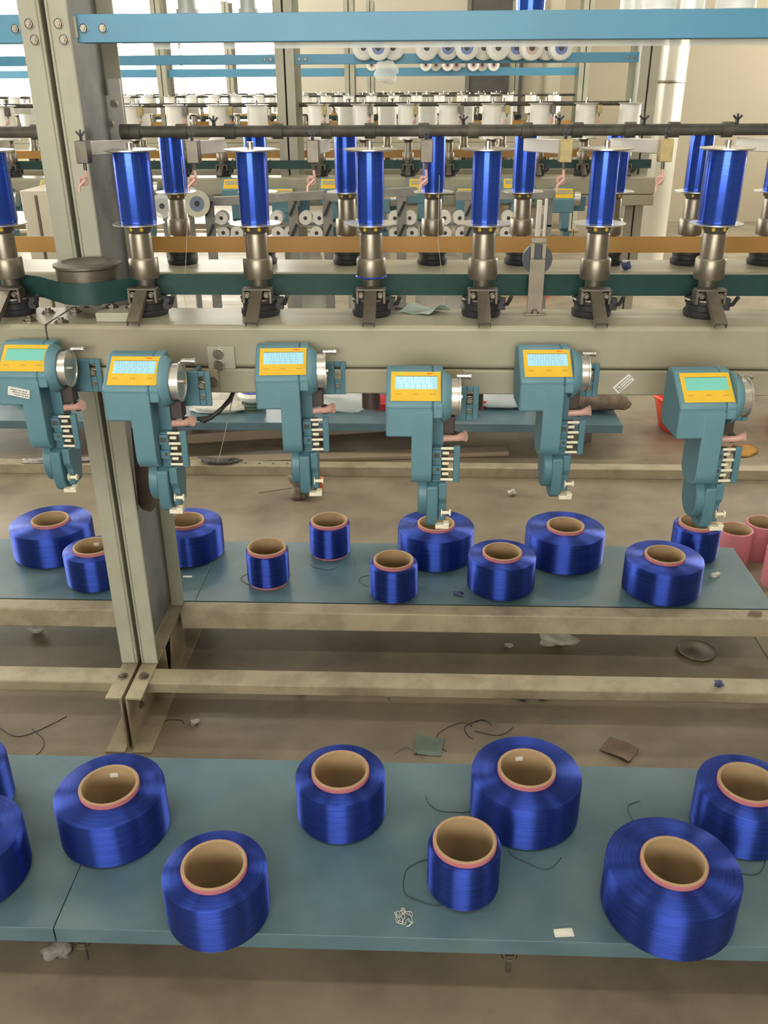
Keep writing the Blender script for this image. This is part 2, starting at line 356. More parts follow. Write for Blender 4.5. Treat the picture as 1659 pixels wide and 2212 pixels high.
def machine_frame(oy, label, posts, x0, x1, detail, ztop=2.5):
    F = thing('twisting_machine_frame', label, 'machine frame', (0, oy, 0))
    for px in posts:
        for s in (-1, 1):
            w_ = px + s*.0045
            channel(MB(), w_, px+s*.046, 1.82, 2.10, .15, ztop).build('post_channel', CREAM, F, bevel=.0025 if detail else 0)
            # foot channel lying along the floor
            mb = MB(); a, b = sorted((w_, w_+s*.005)); mb.box(a, b, 1.68, 2.44, 0, .15)
            a, b = sorted((w_+s*.005, px+s*.043)); mb.box(a, b, 1.68, 2.44, .145, .15)
            a, b = sorted((w_+s*.005, px+s*.056)); mb.box(a, b, 1.66, 2.46, 0, .005)
            mb.build('foot_channel', CREAMD, F)
    # spindle beams, front and back
    for nm, ya, yb in (('front', 1.65, 1.805), ('back', 2.176, 2.366)):
        MB().box(x0, x1, ya, yb, .963 if nm == 'front' else .99, BZ).build('spindle_beam', BEAM, F, bevel=.008, seg=3)
        if nm == 'front': MB().box(x0, x1, ya-.004, ya+.06, .914, .962).build('beam_sill', BEAM, F, bevel=.003)
    cuts = [x0] + sorted(posts) + [x1]
    for a, b in zip(cuts, cuts[1:]):
        a2 = a + (.012 if a in posts else 0); b2 = b - (.012 if b in posts else 0)
        MB().box(a2, b2, 1.747, 1.809, .115, .1445).build('lower_rail', CREAMD, F, bevel=.003)
        a3 = a + (.048 if a in posts else 0); b3 = b - (.048 if b in posts else 0)
        MB().box(a3, b3, 2.044, 2.095, .108, .165).build('centre_rail', CREAMD, F, bevel=.003)
    return F

XA, XB = -2.3, 2.4
F1 = machine_frame(0, 'cream steel frame of the nearest machine with post, spindle beams and floor rails', [POSTX, 1.16], XA, XB, True)
MB().box(.993, 1.10, 1.70, 2.30, 0, .004).build('floor_plate', CREAMD, F1)
# details of the near post and beam
MB().box(POSTX+.0106, POSTX+.0112, 1.828, 2.092, .16, 2.4).build('shaded_oily_web', mat('shaded_oily_paint', (.17, .175, .17), .5, var=.25, scale=6, dirt=(.025, .025, .03), dscale=3.5, damt=.95), F1)  # thin sheet: the web's shade put into its dark colour, with oily grime
for s in (-1, 1):
    for z in (1.556, 1.53): bolt(F1, (POSTX+s*.027+(.006 if z < 1.54 else 0), 1.82, z), '-Y', .85)
    bolt(F1, (POSTX+s*.026, 1.765, .15), 'Z', 1.2)
bolt(F1, (POSTX+.034, 2.094, .135), '-Y', 1.0); bolt(F1, (POSTX+.028, 2.094, .085+.15*.0), '-Y', .8)
MB().box(POSTX+.010, POSTX+.045, 1.89, 1.895, .0055, .1445).build('stiffener', CREAMD, F1)
MB().prism([(1.94, .0055), (2.09, .0055), (2.09, .1445), (1.98, .1445)], POSTX+.034, POSTX+.039).build('gusset', CREAMD, F1)
bolt(F1, (POSTX+.0095, 1.76, .07), 'X', 1.0)
# joint line of the beam, bolts and block on its top
jx = at_y(101, 720, 1.65).x
MB().box(jx-.0012, jx+.0012, 1.6488, 1.80, .966, BZ+.0008).build('beam_joint', mat('joint_dark_gap', (.06, .05, .04), .8), F1)  # dark strip along the joint
for px, py in ((65, 694), (105, 676), (133, 697), (163, 676)):
    p = at_z(px, py, BZ); bolt(F1, (p.x, p.y, BZ), 'Z', 1.25)
b0 = at_z(207, 697, BZ); b1 = at_z(292, 690, BZ)
MB().box(b0.x, b1.x, b0.y+.002, b0.y+.075, BZ, BZ+.018).build('bearing_block', CREAM, F1, bevel=.002)
for fx in (.3, .85): bolt(F1, (b0.x+(b1.x-b0.x)*fx, b0.y+.045, BZ+.018), 'Z', 1.1)
for (xa, xb, ya, yb, m, bl) in ((447, 510, 748, 796, CREAM, ((473, 763), (475, 787))), (405, 476, 796, 846, CREAMD, ((418, 823), (462, 823))), (940, 998, 798, 846, CREAMD, ((982, 828),)), (1466, 1536, 796, 812, CREAMD, ())):
    Y = 1.646 if ya > 790 else 1.65
    a = at_y(xa, ya, Y); b = at_y(xb, yb, Y)
    MB().box(a.x, b.x, Y-.004, Y, b.z, a.z).build('joint_plate', m, F1, bevel=.001)
    for q in bl: p = at_y(q[0], q[1], Y); bolt(F1, (p.x, Y-.004, p.z), '-Y', 1.0)
# the sensor bracket on the back of the post
e = at_y(228, 235, 2.09)
MB().prism([(-.03, -.08), (.012, -.10), (.03, -.04), (.03, .045), (.01, .045), (.01, .02), (-.012, .02), (-.012, .05), (-.03, .05)], 2.085, 2.094, 'Y', Matrix.Translation((e.x, 0, e.z)) @ Matrix.Diagonal((1.3, 1, 1.3, 1))).build('post_bracket', ALU, F1)
for dx, dz in ((-.02, .01), (.022, .01), (.008, -.03)): bolt(F1, (e.x+dx, 2.085, e.z+dz), '-Y', .8)

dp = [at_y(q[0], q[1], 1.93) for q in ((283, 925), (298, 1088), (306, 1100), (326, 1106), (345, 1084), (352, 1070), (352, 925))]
dpl = MB().prism([(q.x, q.z) for q in dp], 1.93, 1.935, 'Y').build('dark_plate', mat('dark_brown_plate', (.09, .065, .048), .6, var=.2, scale=20), F1)  # dark brown plate with a pointed lower end
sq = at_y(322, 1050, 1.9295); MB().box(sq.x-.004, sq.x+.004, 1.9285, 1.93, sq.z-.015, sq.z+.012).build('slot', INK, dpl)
# ------------------------------------------------------------------ spindles and bobbins
def make_spindle(label, lever=True, detail=True):
    t = thing('spindle', label, 'spindle')
    n = 32 if detail else 14
    MB().lathe([(0, 0), (.036, 0), (.038, .004), (.038, .012), (.034, .014), (.034, .024), (.037, .026), (.037, .032), (.026, .036), (0, .036)], n).build('base_ring', BLACK, t)
    MB().cyl(.017, .036, .075, n).build('whorl', STEELD, t)
    if detail: MB().lathe([(.0345, .0325), (.0385, .0325), (.0385, .0355), (.0345, .0355)], n, closed=True).build('chrome_ring', CHROME, t)
    MB().lathe([(0, .071), (.0275, .071), (.0285, .074), (.0285, .106), (.0265, .110), (0, .110)], n).build('collar', STEEL, t)
    MB().lathe([(0, .110), (.0215, .110), (.0215, .152), (.0205, .155), (0, .155)], n).build('sleeve', STEEL, t)
    c = MB().lathe([(0, .155), (.019, .155), (.021, .160), (.0255, .169), (0, .169)], n).build('cup', STEELD, t)
    if detail:
        for a in (-115, -65, 25, 155):
            an = math.radians(a); MB().cyl(.0035, 0, .002, 8, 'Z', M=Matrix.Translation((.0225*math.cos(an), .0225*math.sin(an), .1635)) @ Matrix.Rotation(an, 4, 'Z') @ Matrix.Rotation(PI/2, 4, 'Y')).build('yellow_mark', YDOT, c)
    if lever:
        k = MB().box(-.0285, .0285, -.036, -.012, .052, .0565).box(-.0285, -.023, -.036, -.005, .028, .052).box(.023, .0285, -.036, -.005, .028, .052)
        k.build('brake_bracket', STEELD, t, bevel=.0012)
        if detail:
            for s in (-1, 1): bolt(t, (s*.0185, -.036, .044), '-Y', .55)
        # U channel lever sloping down towards the aisle
        L = Vector((0, -.085, -.0445)); ln = L.length; an = math.atan2(L.z, -L.y)
        M = Matrix.Translation((0, -.03, .056)) @ Matrix.Rotation(-an, 4, 'X')
        lv = MB().box(-.0115, .0115, -ln, .006, -.002, 0, M).box(-.0115, -.0098, -ln, .006, -.011, -.002, M).box(.0098, .0115, -ln, .006, -.011, -.002, M)
        lv.build('brake_lever', STEEL if detail else STEELD, t)
        MB().box(.03, .046, -.012, .006, .012, .034).tube([(.034, -.004, .02), (.05, -.012, .024), (.056, -.02, .04)], .004, 8).build('wire_loop', BLACK, t)
    return t
def make_bobbin(label, r, ymat, detail=True, zlen=.132, n=40, fr=.0485):
    """flanged bobbin, foot at z=0"""
    t = thing('bobbin', label, 'bobbin')
    fl = [(0, 0), (fr-.006, 0), (fr, .0012), (fr, .003), (fr-.006, .0035), (.012, .0045), (0, .0045)]
    MB().lathe(fl, n).build('bottom_flange', ALU, t)
    MB().lathe([(0, .0045), (r*.985, .0045), (r, .007), (r, zlen-.006), (r*.985, zlen-.003), (0, zlen-.003)], n).build('yarn', ymat, t)
    MB().lathe([(0, zlen-.003), (fr-.006, zlen-.003), (fr, zlen-.001), (fr, zlen+.001), (fr-.006, zlen+.0015), (.008, zlen+.003), (0, zlen+.003)], n).build('top_flange', ALU, t)
    if detail: MB().lathe([(.0045, zlen+.003), (.0065, zlen+.003), (.0065, zlen+.013), (.0045, zlen+.013)], 16, closed=True).build('hub_tube', CHROME, t)
    return t

R1Y, R2Y = 1.745, 2.305
row1 = [(-.798, .066/2), (-.53, .0345), (-.307, .0275), (-.088, .0255), (.126, .0265), (.340, .025), (.556, .0355), (.79, .03)]
ords = ['left of the post', 'right beside the post', 'second right of the post', 'over a blue thread ring', 'right of the green cloth', 'right of the tension plate', 'second right of the tension plate', 'past the right edge']
sp0 = make_spindle('')
flr = 0.170
for i, ((x, r), o) in enumerate(zip(row1, ords)):
    s_ = sp0 if i == 0 else copy_tree(sp0)
    s_.location = (x, R1Y, BZ); s_['label'] = 'worn steel spindle with lever on the front beam, ' + o; s_['group'] = 'front row spindles of the nearest machine'
    b = make_bobbin('shiny blue bobbin in the front row, ' + o, r, BOBB); b.location = (x, R1Y, BZ+flr); b['group'] = 'front row blue bobbins'
# a ring of blue thread round the collar of one spindle
tw = MB().lathe([(.0287, 0), (.0305, .002), (.0287, .004)], 40).build('thread_ring', BOBB, None, (-.088, R1Y, BZ+.0725)); tag(tw, 'ring of blue thread wound round the base of the central spindle collar', 'thread')
row2 = [-.818, -.598, -.394, -.175, .038, .257, .476, .672, .862]
o2 = ['left of the cream post', 'right beside the cream post', 'hidden behind a front bobbin', 'left behind the central front bobbin', 'right behind the central front bobbin', 'under a white guide arm', 'right of the tension plate', 'behind the widest right bobbin', 'at the right edge']
sq0 = make_spindle('', lever=False)
for i, (x, o) in enumerate(zip(row2, o2)):
    s_ = sq0 if i == 0 else copy_tree(sq0)
    s_.location = (x, R2Y, BZ); s_['label'] = 'steel spindle on the rear beam, ' + o; s_['group'] = 'rear row spindles of the nearest machine'
    b = make_bobbin('shiny blue bobbin in the rear row, ' + o, .030 if i in (1,) else .0275, BOBB); b.location = (x, R2Y, BZ+flr); b['group'] = 'rear row blue bobbins'
# shafts below the beam
for x in (-.09, .118):
    MB().cyl(.0185, .862, .9135, 24, 'Z', (x, 1.72, 0)).build('spindle_housing', mat('brown_black_housing', (.06, .04, .035), .5), F1)

# ------------------------------------------------------------------ belts and pulleys
def strip(path, z0, z1, t=.003):
    mb = MB(); v = []; n = len(path)
    P = [Vector((p[0], p[1], 0)) for p in path]
    for i, p in enumerate(P):
        d = (P[min(i+1, n-1)] - P[max(i-1, 0)]).normalized(); nn = Vector((-d.y, d.x, 0))*t/2
        for q, z in ((p-nn, z0), (p+nn, z0), (p+nn, z1), (p-nn, z1)): v.append((q.x, q.y, z))
    f = []
    for i in range(n-1):
        for k in range(4): f.append((4*i+k, 4*i+(k+1) % 4, 4*i+4+(k+1) % 4, 4*i+4+k))
    f += [(3, 2, 1, 0), (4*n-4, 4*n-3, 4*n-2, 4*n-1)]
    mb._add(v, f, True); return mb
pcx, pcy, prr = -.641, 1.745, .060
arc = [(pcx+(prr+.002)*math.cos(a), pcy+(prr+.002)*math.sin(a)) for a in [math.radians(d) for d in range(-140, -39, 8)]]
gb = strip([(XA, 1.783), (-.80, 1.783), (-.74, 1.752)] + arc + [(-.55, 1.752), (-.50, 1.783), (XB, 1.783)], 1.075, 1.116).build('drive_belt', GREENB)
tag(gb, 'dark green flat drive belt running behind the front spindles and round the pulley', 'belt')
ob = strip([(XA, 2.262), (XB, 2.262)], 1.079, 1.117).build('drive_belt', ORANGEB)
tag(ob, 'tan orange flat belt running straight in front of the rear spindles', 'belt')
pu = thing('belt_pulley', 'dusty flat topped belt pulley at the foot of the cream post', 'pulley', (pcx, pcy, BZ+.0185))
MB().lathe([(0, .01), (prr-.002, .01), (prr, .014), (prr, .073), (prr+.004, .076), (prr+.004, .080), (prr-.012, .084), (prr-.016, .082), (0, .082)], 48).build('wheel', STEELD, pu)
MB().cyl(.02, -.0005, .01, 20).build('hub', STEELD, pu)
tp = thing('tension_pulley', 'slotted steel tension plate holding a dark round pulley over both belts', 'pulley', (.231, 1.752, BZ))
pl = MB(); M = Matrix.Rotation(math.radians(0), 4, 'Y')
pl.box(-.015, .015, 0, .004, 0, .105).box(-.015, -.007, 0, .004, .105, .135).box(.007, .015, 0, .004, .105, .135).box(-.015, .015, 0, .004, .135, .144).box(-.022, .022, -.012, .004, 0, .003)
pl.build('slotted_plate', STEEL, tp, bevel=.0008)
MB().cyl(.0285, 0, .012, 40, 'Y', (0, .005, .104)).build('roller', mat('dark_blue_grey_roller', (.05, .06, .075), .4, .3), tp)
MB().cyl(.011, -.005, 0, 24, 'Y', (0, 0, .094)).cyl(.006, -.009, -.005, 6, 'Y', (0, 0, .094)).build('axle_nut', STEEL, tp)
bolt(tp, (0, -.006, .003), 'Z', .8)

# ------------------------------------------------------------------ guide pipe with arms and hooks
def guide_pipe(oy, z, x0, x1, label, sleeves, wings, armsx, detail):
    G = thing('guide_pipe', label, 'guide pipe', (0, 2.0+oy, z))
    r = .0112
    MB().cyl(r, x0, x1, 20 if detail else 10, 'X').build('pipe', PIPE, G)
    for x in sleeves: MB().lathe([(r, -.011), (r+.0038, -.011), (r+.0038, .011), (r, .011)], 20, 'X', (x, 0, 0)).build('sleeve', PIPE, G)
    for x in wings:
        wn = MB(); wn.cyl(.004, r, r+.008, 8, 'Z', (x, 0, 0))
        for s in (-1, 0, 1): wn.box(-.002, .002, -.0012, .0012, 0, .013, Matrix.Translation((x, 0, r+.006)) @ Matrix.Rotation(s*.75, 4, 'Y'))
        wn.build('wing_nut', BLACK, G)
    for x, yel in armsx:
        L = .285
        sk_ = -.04 if x > .2 else 0.
        SH = Matrix(((1, sk_/L, 0, sk_), (0, 1, 0, 0), (0, -.012/L, 1, -.012), (0, 0, 0, 1)))
        a = MB().box(x-.005, x+.005, -L, -.014, -.028, -.003, SH)
        a = a.build('guide_arm', mat('pale_arm_plate', (.60, .57, .52), .4, .3, var=.08), G, bevel=.0015)
        MB().box(x-.010, x+.012, -L-.022, -L+.003, -.040, -.002).build('clamp_block', mat('yellowed_clamp', (.42, .34, .15), .5, var=.2, scale=60) if yel else STEELD, a, bevel=.0015)
        wn = MB().cyl(.003, -.002, .006, 8, 'Z', (x, -L-.01, 0))
        for s in (-1, 0, 1): wn.box(-.0016, .0016, -.001, .001, 0, .012, Matrix.Translation((x, -L-.01, .004)) @ Matrix.Rotation(s*.7, 4, 'Y'))
        wn.build('wing_nut', BLACK, a)
        MB().cyl(.0032, -.052, -.040, 8, 'Z', (x, -L-.01, 0)).build('hook_stem', STEELD, a)
        pts = [(x, -L-.01, -.050), (x+.001, -L-.012, -.062)]
        for k in range(13):
            an = math.radians(-20 - k*26); pts.append((x-.004+.0065*math.cos(an), -L-.014-k*.0006, -.070+.0065*math.sin(an)))
        pts += [(x-.0105, -L-.024, -.078), (x-.011, -L-.025, -.088)]
        MB().tube(pts, .0024, 8).build('pigtail_hook', PINKC, a)
    return G
sl = [-1.2, -1.0, -.8, -.591, -.493, -.392, -.292, -.191, -.1, .011, .113, .223, .326, .433, .522, .63, .74, .85]
armx = [(-.604, False), (-.404, False), (-.188, False), (.014, False), (.259, True), (.434, True), (.69, True)]
guide_pipe(0, 1.367, POSTX+.06, 1.10, 'dusty black guide pipe with wing nuts and pink hooks above the blue bobbins', [POSTX+.072]+sl[3:], [-.425, .092, .288, .46, .648], armx, True)
guide_pipe(0, 1.367, XA, POSTX-.05, 'dusty black guide pipe end left of the cream post', [-1.2, -1.0, -.8, -.75], [], [(-.86, False)], True)

# ------------------------------------------------------------------ blue creel rails and what they carry
def creel_rail(oy, x0, x1, z0, z1, label, lip, bolts):
    t = thing('creel_rail', label, 'rail', (0, 1.85+oy, 0))
    MB().box(x0, x1, 0, .004, z0, z1).box(x0, x1, .004, .045, z1-.004, z1).box(x0, x1, .004, .045, z0, z0+.004).build('rail', BLUE, t, bevel=.001)
    if lip: MB().box(x0+.07, x1, .0455, .052, z0-.010, z0+.012).build('lip', CLEAR, t)
    for bx_ in bolts: bolt(t, (bx_, 0, (z0+z1)/2), '-Y', .8)
    return t
RZ0, RZ1 = 1.526, 1.573
cr1 = creel_rail(0, POSTX+.047, 1.108, RZ0, RZ1, 'long blue creel rail across the top of the picture', True, [POSTX+.062, POSTX+.098])
MB().box(POSTX+.0445, POSTX+.0515, -.008, .004, RZ0+.008, RZ1-.004).build('end_bracket', CREAM, cr1)
creel_rail(0, XA, POSTX-.050, RZ0, RZ1, 'short end of blue creel rail left of the cream post', True, [POSTX-.066])
# spool standards and cones on the near rail
for px, w_ in ((407, 38), (538, 34)):
    p = at_y(px, 26, 1.95); hw = w_/2/FPX*1.72
    o = MB().cyl(hw, 0, .3, 24).cyl(hw*1.25, 0, .012, 24).build('spool_tube', mat('grey_tube', (.36, .37, .34), .4), None, (p.x, 1.94, RZ1))
    tag(o, 'grey upright tube on the blue rail, ' + ('left' if px < 450 else 'right') + ' one of two', 'tube', 'grey tubes on the near rail')
def cone(px, r, m, label, Y=1.93):
    p = at_y(px, 20, Y)
    t = thing('yarn_cone', label, 'yarn cone', (p.x, Y, RZ1))
    MB().lathe([(0, .004), (r, .004), (r*1.02, .02), (r*.85, .15), (r*.8, .155), (0, .155)], 32).build('yarn', m, t)
    MB().lathe([(0, 0), (r*1.08, 0), (r*1.08, .004), (0, .004)], 32).build('base_flange', CLEAR, t)
    MB().cyl(r*.3, .155, .175, 16).build('tip', WHITEP, t)
cone(1146, .027, BOBB, 'blue bobbin bottom standing on the blue rail at the top of the picture')
cone(1365, .022, CLEAR, 'cloudy clear cone on the blue rail left of the white cone', 1.95)
cone(1420, .033, YARNW, 'round white cone standing on the blue rail near the top right')
cone(1495, .022, CLEAR, 'cloudy clear cone on the blue rail between two white cones', 1.96)
cone(1588, .036, YARNW, 'wide white cone on the blue rail at the top right corner')

# ------------------------------------------------------------------ length counter heads
SEG = {'0': 'abcdef', '1': 'bc', '2': 'abged', '3': 'abgcd', '4': 'fgbc', '5': 'afgcd', '6': 'afgedc', '7': 'abc', '8': 'abcdefg', '9': 'abcdfg', 'F': 'afge', 'P': 'abfge', 'E': 'afged', 'J': 'bcde', ' ': ''}
KN = Vector((0, 0, .0625)); TOPB = Vector((0, .060, .1105))
SV = (TOPB-KN).normalized(); NV = Vector((0, -SV.z, SV.y)); SLEN = (TOPB-KN).length
def SM():  # matrix: panel (u, v, h) -> head space
    return Matrix(((1, 0, 0, 0), (0, SV.y, NV.y, KN.y), (0, SV.z, NV.z, KN.z), (0, 0, 0, 1)))
def digits_mesh(rows):
    mb = MB(); M = SM()
    for s, u0, v0, wd, ht, pitch, th in rows:
        for i, ch in enumerate(s):
            a = u0+i*pitch; h2 = ht/2
            R = {'a': (a, a+wd, v0+ht-th, v0+ht), 'g': (a, a+wd, v0+h2-th/2, v0+h2+th/2), 'd': (a, a+wd, v0, v0+th),
                 'f': (a, a+th, v0+h2, v0+ht), 'b': (a+wd-th, a+wd, v0+h2, v0+ht), 'e': (a, a+th, v0, v0+h2), 'c': (a+wd-th, a+wd, v0, v0+h2)}
            for g in SEG[ch]: q = R[g]; mb.box(q[0], q[1], q[2], q[3], .0023, .0026, M)
    return mb
def make_head(label, rows, green=False, pale=False, sticker=False, detail=True):
    t = thing('length_counter', label, 'counter')
    HX = .0535
    # housing with sloped display, stepped down into the leg on its right
    prof = [(0, .0), (0, .0625), (.060, .1105), (.085, .1105), (.096, .100), (.096, .02), (.082, 0)]
    MB().prism(prof, -HX, .031).build('housing', TEAL, t, bevel=.0045 if detail else .002, seg=3)
    prof2 = [(0, .036), (0, .0625), (.060, .1105), (.085, .1105), (.096, .100), (.096, .05), (.085, .036)]
    MB().prism(prof2, .0312, HX-.004).build('housing_end', TEAL, t, bevel=.003, seg=2)
    MB().box(-HX-.0004, HX-.006, -.0006, .001, .0555, .0566).build('seam', TEALD, t)
    leg = [(-.0003, .05), (-.0003, -.062), (.004, -.074), (.014, -.083), (.028, -.087), (.062, -.087), (.078, -.070), (.080, .05)]
    MB().prism(leg, -.007, .0311).build('leg', TEAL, t, bevel=.002, seg=2)
    MB().prism([(.048, .04), (.048, -.045), (.085, -.06), (.09, .04)], .0312, .052).build('back_plate', TEALD, t)
    # cone and metal drum on the right
    cz = .062; cy = .048
    MB().lathe([(0, HX-.006), (.047, HX-.006), (.047, HX-.001), (.038, HX+.011), (0, HX+.011)], 36, 'X', (0, cy, cz)).build('cone', TEAL, t)
    MB().lathe([(0, HX+.011), (.0335, HX+.011), (.0335, HX+.024), (.0365, HX+.025), (.0365, HX+.028), (.033, HX+.028), (.032, HX+.026), (0, HX+.026)], 40, 'X', (0, cy, cz)).build('measuring_drum', ALU, t)
    MB().cyl(.004, HX+.026, HX+.032, 12, 'X', (0, cy, cz)).build('drum_axle', CHROME, t)
    MB().cyl(.0045, HX+.022, HX+.044, 12, 'X', (0, .078, cz+.03)).lathe([(0, HX+.044), (.006, HX+.044), (.006, HX+.048), (0, HX+.048)], 12, 'X', (0, .078, cz+.03)).build('guide_pin', CHROME, t)
    # mounting plate with keyhole
    bx0, bx1, bz0, bz1 = HX+.012, HX+.066, -.004, .064
    br = MB(); Yb = .104
    kx = bx0+.037
    br.box(bx0, kx-.006, Yb, Yb+.005, bz0, bz1).box(kx+.006, bx1, Yb, Yb+.005, bz0, bz1).box(kx-.006, kx+.006, Yb, Yb+.005, bz0, bz1-.036).box(kx-.006, kx+.006, Yb, Yb+.005, bz1-.010, bz1)
    br.box(.03, bx0+.004, Yb-.012, Yb+.005, .0, .05)
    br.build('mounting_plate', TEALD, t, bevel=.0015)
    bolt(t, (kx, Yb+.004, bz1-.028), '-Y', .75); bolt(t, (kx, Yb, bz0+.018), '-Y', .5)
    # dark motor block and pink rod under the drum
    MB().box(HX-.004, HX+.020, .055, .085, -.012, .022).cyl(.007, -.028, -.012, 12, 'Z', (HX+.022, .066, 0)).build('motor_block', mat('dark_brown_plastic', (.055, .042, .038), .5), t, bevel=.002)
    MB().tube([(HX-.010, .058, -.024), (HX, .055, -.019), (HX+.024, .05, -.017), (HX+.034, .047, -.013), (HX+.040, .044, -.011)], [.0085, .006, .0055, .0075, .0095], 14).build('pink_roller', PINKC, t)
    # guide block with eyelets
    gx0, gx1 = .0322, .0500
    MB().box(gx0, gx1, .030, .060, -.108, -.028).build('guide_block', TEALD, t, bevel=.002)
    gb_ = MB()
    for z0, z1 in ((-.048, -.030), (-.072, -.058), (-.106, -.092)): gb_.box(gx0, gx1-.001, .024, .0305, z0, z1)
    for k in range(3): gb_.box(gx0, gx1-.001, .027, .0305, -.0775-k*.004, -.076-k*.004)
    gb_.build('guide_lug', TEALD, t, bevel=.0008)
    MB().box(gx0+.003, gx1-.004, .0235, .0245, -.043, -.035).build('square_eye', INK, t)
    MB().cyl(.003, .0232, .0245, 12, 'Y', (gx1-.007, 0, -.064)).cyl(.003, .0232, .0245, 12, 'Y', (gx1-.007, 0, -.098)).build('eyelet', INK, t)
    MB().box(.0715, .0835, .026, .036, -.088, -.024).build('comb_plate', TEALD, t, bevel=.0015)
    MB().box(gx1, gx1+.012, .04, .05, -.088, -.03).build('peg_holder', mat('dark_brown_plastic2', (.06, .05, .045), .5), t)
    for k in range(4): MB().cyl(.0025, gx1-.002, .0718, 10, 'X', (0, .030, -.0285-k*.0185)).build('ceramic_peg', CERAM, t)
    for k in range(3): MB().cyl(.0030, gx1+.001, gx1+.013, 10, 'X', (0, .034, -.038-k*.0185)).build('ceramic_roller', CERAM, t)
    # gear case at the bottom
    MB().lathe([(0, .006), (.036, .006), (.038, .008), (.038, .022), (0, .022)], 40, 'X', (0, .050, -.116)).build('gear_case', TEALD, t)
    st = [(.012, -.092), (.010, -.120), (.012, -.146), (.018, -.163), (.030, -.170), (.060, -.170), (.078, -.15), (.088, -.12), (.088, -.085), (.04, -.085)]
    MB().prism(st, .0222, .044).build('gear_strap', TEALD, t, bevel=.003)
    MB().prism([(.02, -.088), (.02, -.116), (.03, -.128), (.03, -.160), (.07, -.160), (.085, -.12), (.085, -.088)], .0442, .060).build('side_flange', TEALD, t, bevel=.002)
    MB().cyl(.0032, .050, .066, 10, 'X', (0, .022, -.142)).lathe([(0, .066), (.006, .066), (.006, .069), (0, .069)], 14, 'X', (0, .022, -.142)).lathe([(0, .0505), (.007, .0505), (.007, .0525), (0, .0525)], 14, 'X', (0, .022, -.142)).build('thread_knob', CERAM, t)
    MB().box(.040, .066, .010, .024, -.168, -.161).box(.055, .066, .008, .024, -.161, -.157).build('ceramic_foot', CERAM, t, bevel=.001)
    # display
    M = SM()
    pn = MB().box(-.0450, .0450, .0075, .0700, .0003, .0012, M).build('display_panel', YELLOW, t)
    lc = MB().box(-.0375, .0385, .0325, .0590, .0012, .0022, M).build('lcd_screen', LCDG if green else LCDB, pn)
    MB().box(-.0375, .0385, .0590, .0600, .0012, .0021, M).build('screen_dark_gap', INK, pn)  # dark strip along the top edge of the screen
    if rows: digits_mesh(rows).build('digits', DIGITP if pale else DIGIT, pn)
    pr = MB()
    for u in (-.032, .0, .031):
        for k in range(5): pr.box(u-.005+k*.0022, u-.0036+k*.0022, .0205, .0225+.0008*(k % 2), .0012, .0014, M)
    pr.build('button_print', PRINT, pn)
    if not green:
        MB().box(.020, .030, .0650, .0668, .0012, .0018, M).build('red_led', LEDR, pn); MB().box(-.030, -.026, .0650, .0668, .0012, .0018, M).build('green_led', LEDG, pn)
    if sticker:
        Ms = Matrix.Translation((-.008, -.0032, .028)) @ Matrix.Rotation(math.radians(12), 4, 'Y')
        sk = MB().box(-.021, .021, -.0008, .0035, -.0085, .0085, Ms).build('paper_sticker', LABELM, t)
        ink = MB()
        for r_ in range(3):
            u = -.016 + .004*r_
            while u < .017: l_ = random.uniform(.001, .004); ink.box(u, min(u+l_, .0185), -.0012, -.0006, .0035-r_*.0045, .0052-r_*.0045, Ms); u += l_+random.uniform(.0008, .002)
        ink.build('sticker_print', INK, sk)
    for c in t.children:                      # the leg and gear case hang a little longer
        if c.type == 'MESH' and c.data is not BM:
            for v in c.data.vertices:
                if v.co.z < 0: v.co.z *= 1.13
    return t
def rows_for(a, b): return [(a, -.034, .0455, .0068, .0115, .0105, .0009), (b, -.030, .0335, .0062, .0095, .0105, .0008)]
HYH, HYL, HS = 1.54, 1.43, .945
heads = [  # panel-bottom pixel, label, digits, green, pale, yaw
    (45, 803, 'teal length counter with a paper sticker at the left edge of the picture', None, True, False, 0),
    (283, 833, 'teal length counter hanging low in front of the cream post', ('952800', '022222'), False, False, 0),
    (611, 811, 'teal length counter hanging high, third from the left', ('768880', '188880'), False, False, 4),
    (898, 867, 'teal length counter hanging low over the central tan-cored blue package', ('688868', '688888'), False, True, 0),
    (1186, 815, 'teal length counter hanging high just left of the white barcode sticker', ('J58880', '188888'), False, False, 2),
    (1535, 870, 'teal length counter with blank green screen in front of the red basin', None, True, False, 4)]
for i, (px, py, lb, dg, gr, pale, yw) in enumerate(heads):
    HY = HYL if i % 2 else HYH
    P = at_y(px, py, HY+.004)
    h = make_head(lb, rows_for(*dg) if dg else None, gr, pale, sticker=(i == 0))
    if i % 2: MB().box(.0665, .075, .109, (1.645-HY)/HS, -.004, .04).build('standoff', TEALD, h)
    h.scale = (HS, HS, HS); h.location = (P.x, HY, P.z-.0675*HS); h.rotation_euler = (0, 0, math.radians(yw)); h['group'] = 'length counters along the nearest machine'
# sticker on the beam sill
P = at_y(1347, 829, 1.645); Ms = Matrix.Translation((P.x, 1.6455, P.z)) @ Matrix.Rotation(math.radians(-45), 4, 'Y')
sk = MB().box(-.0195, .0195, -.0006, .0003, -.0085, .0085, Ms).build('barcode_sticker', LABELM, F1); ik = MB()
for r_ in range(3):
    u = -.016
    while u < .016:
        l_ = random.uniform(.0008, .0028); z_ = .0045-r_*.0045; ik.box(u, u+l_, -.0009, -.0005, z_-.0022*(1.2 if u < -.006 else .6), z_+.0004, Ms); u += l_+random.uniform(.0006, .0016)
ik.build('sticker_print', INK, sk)
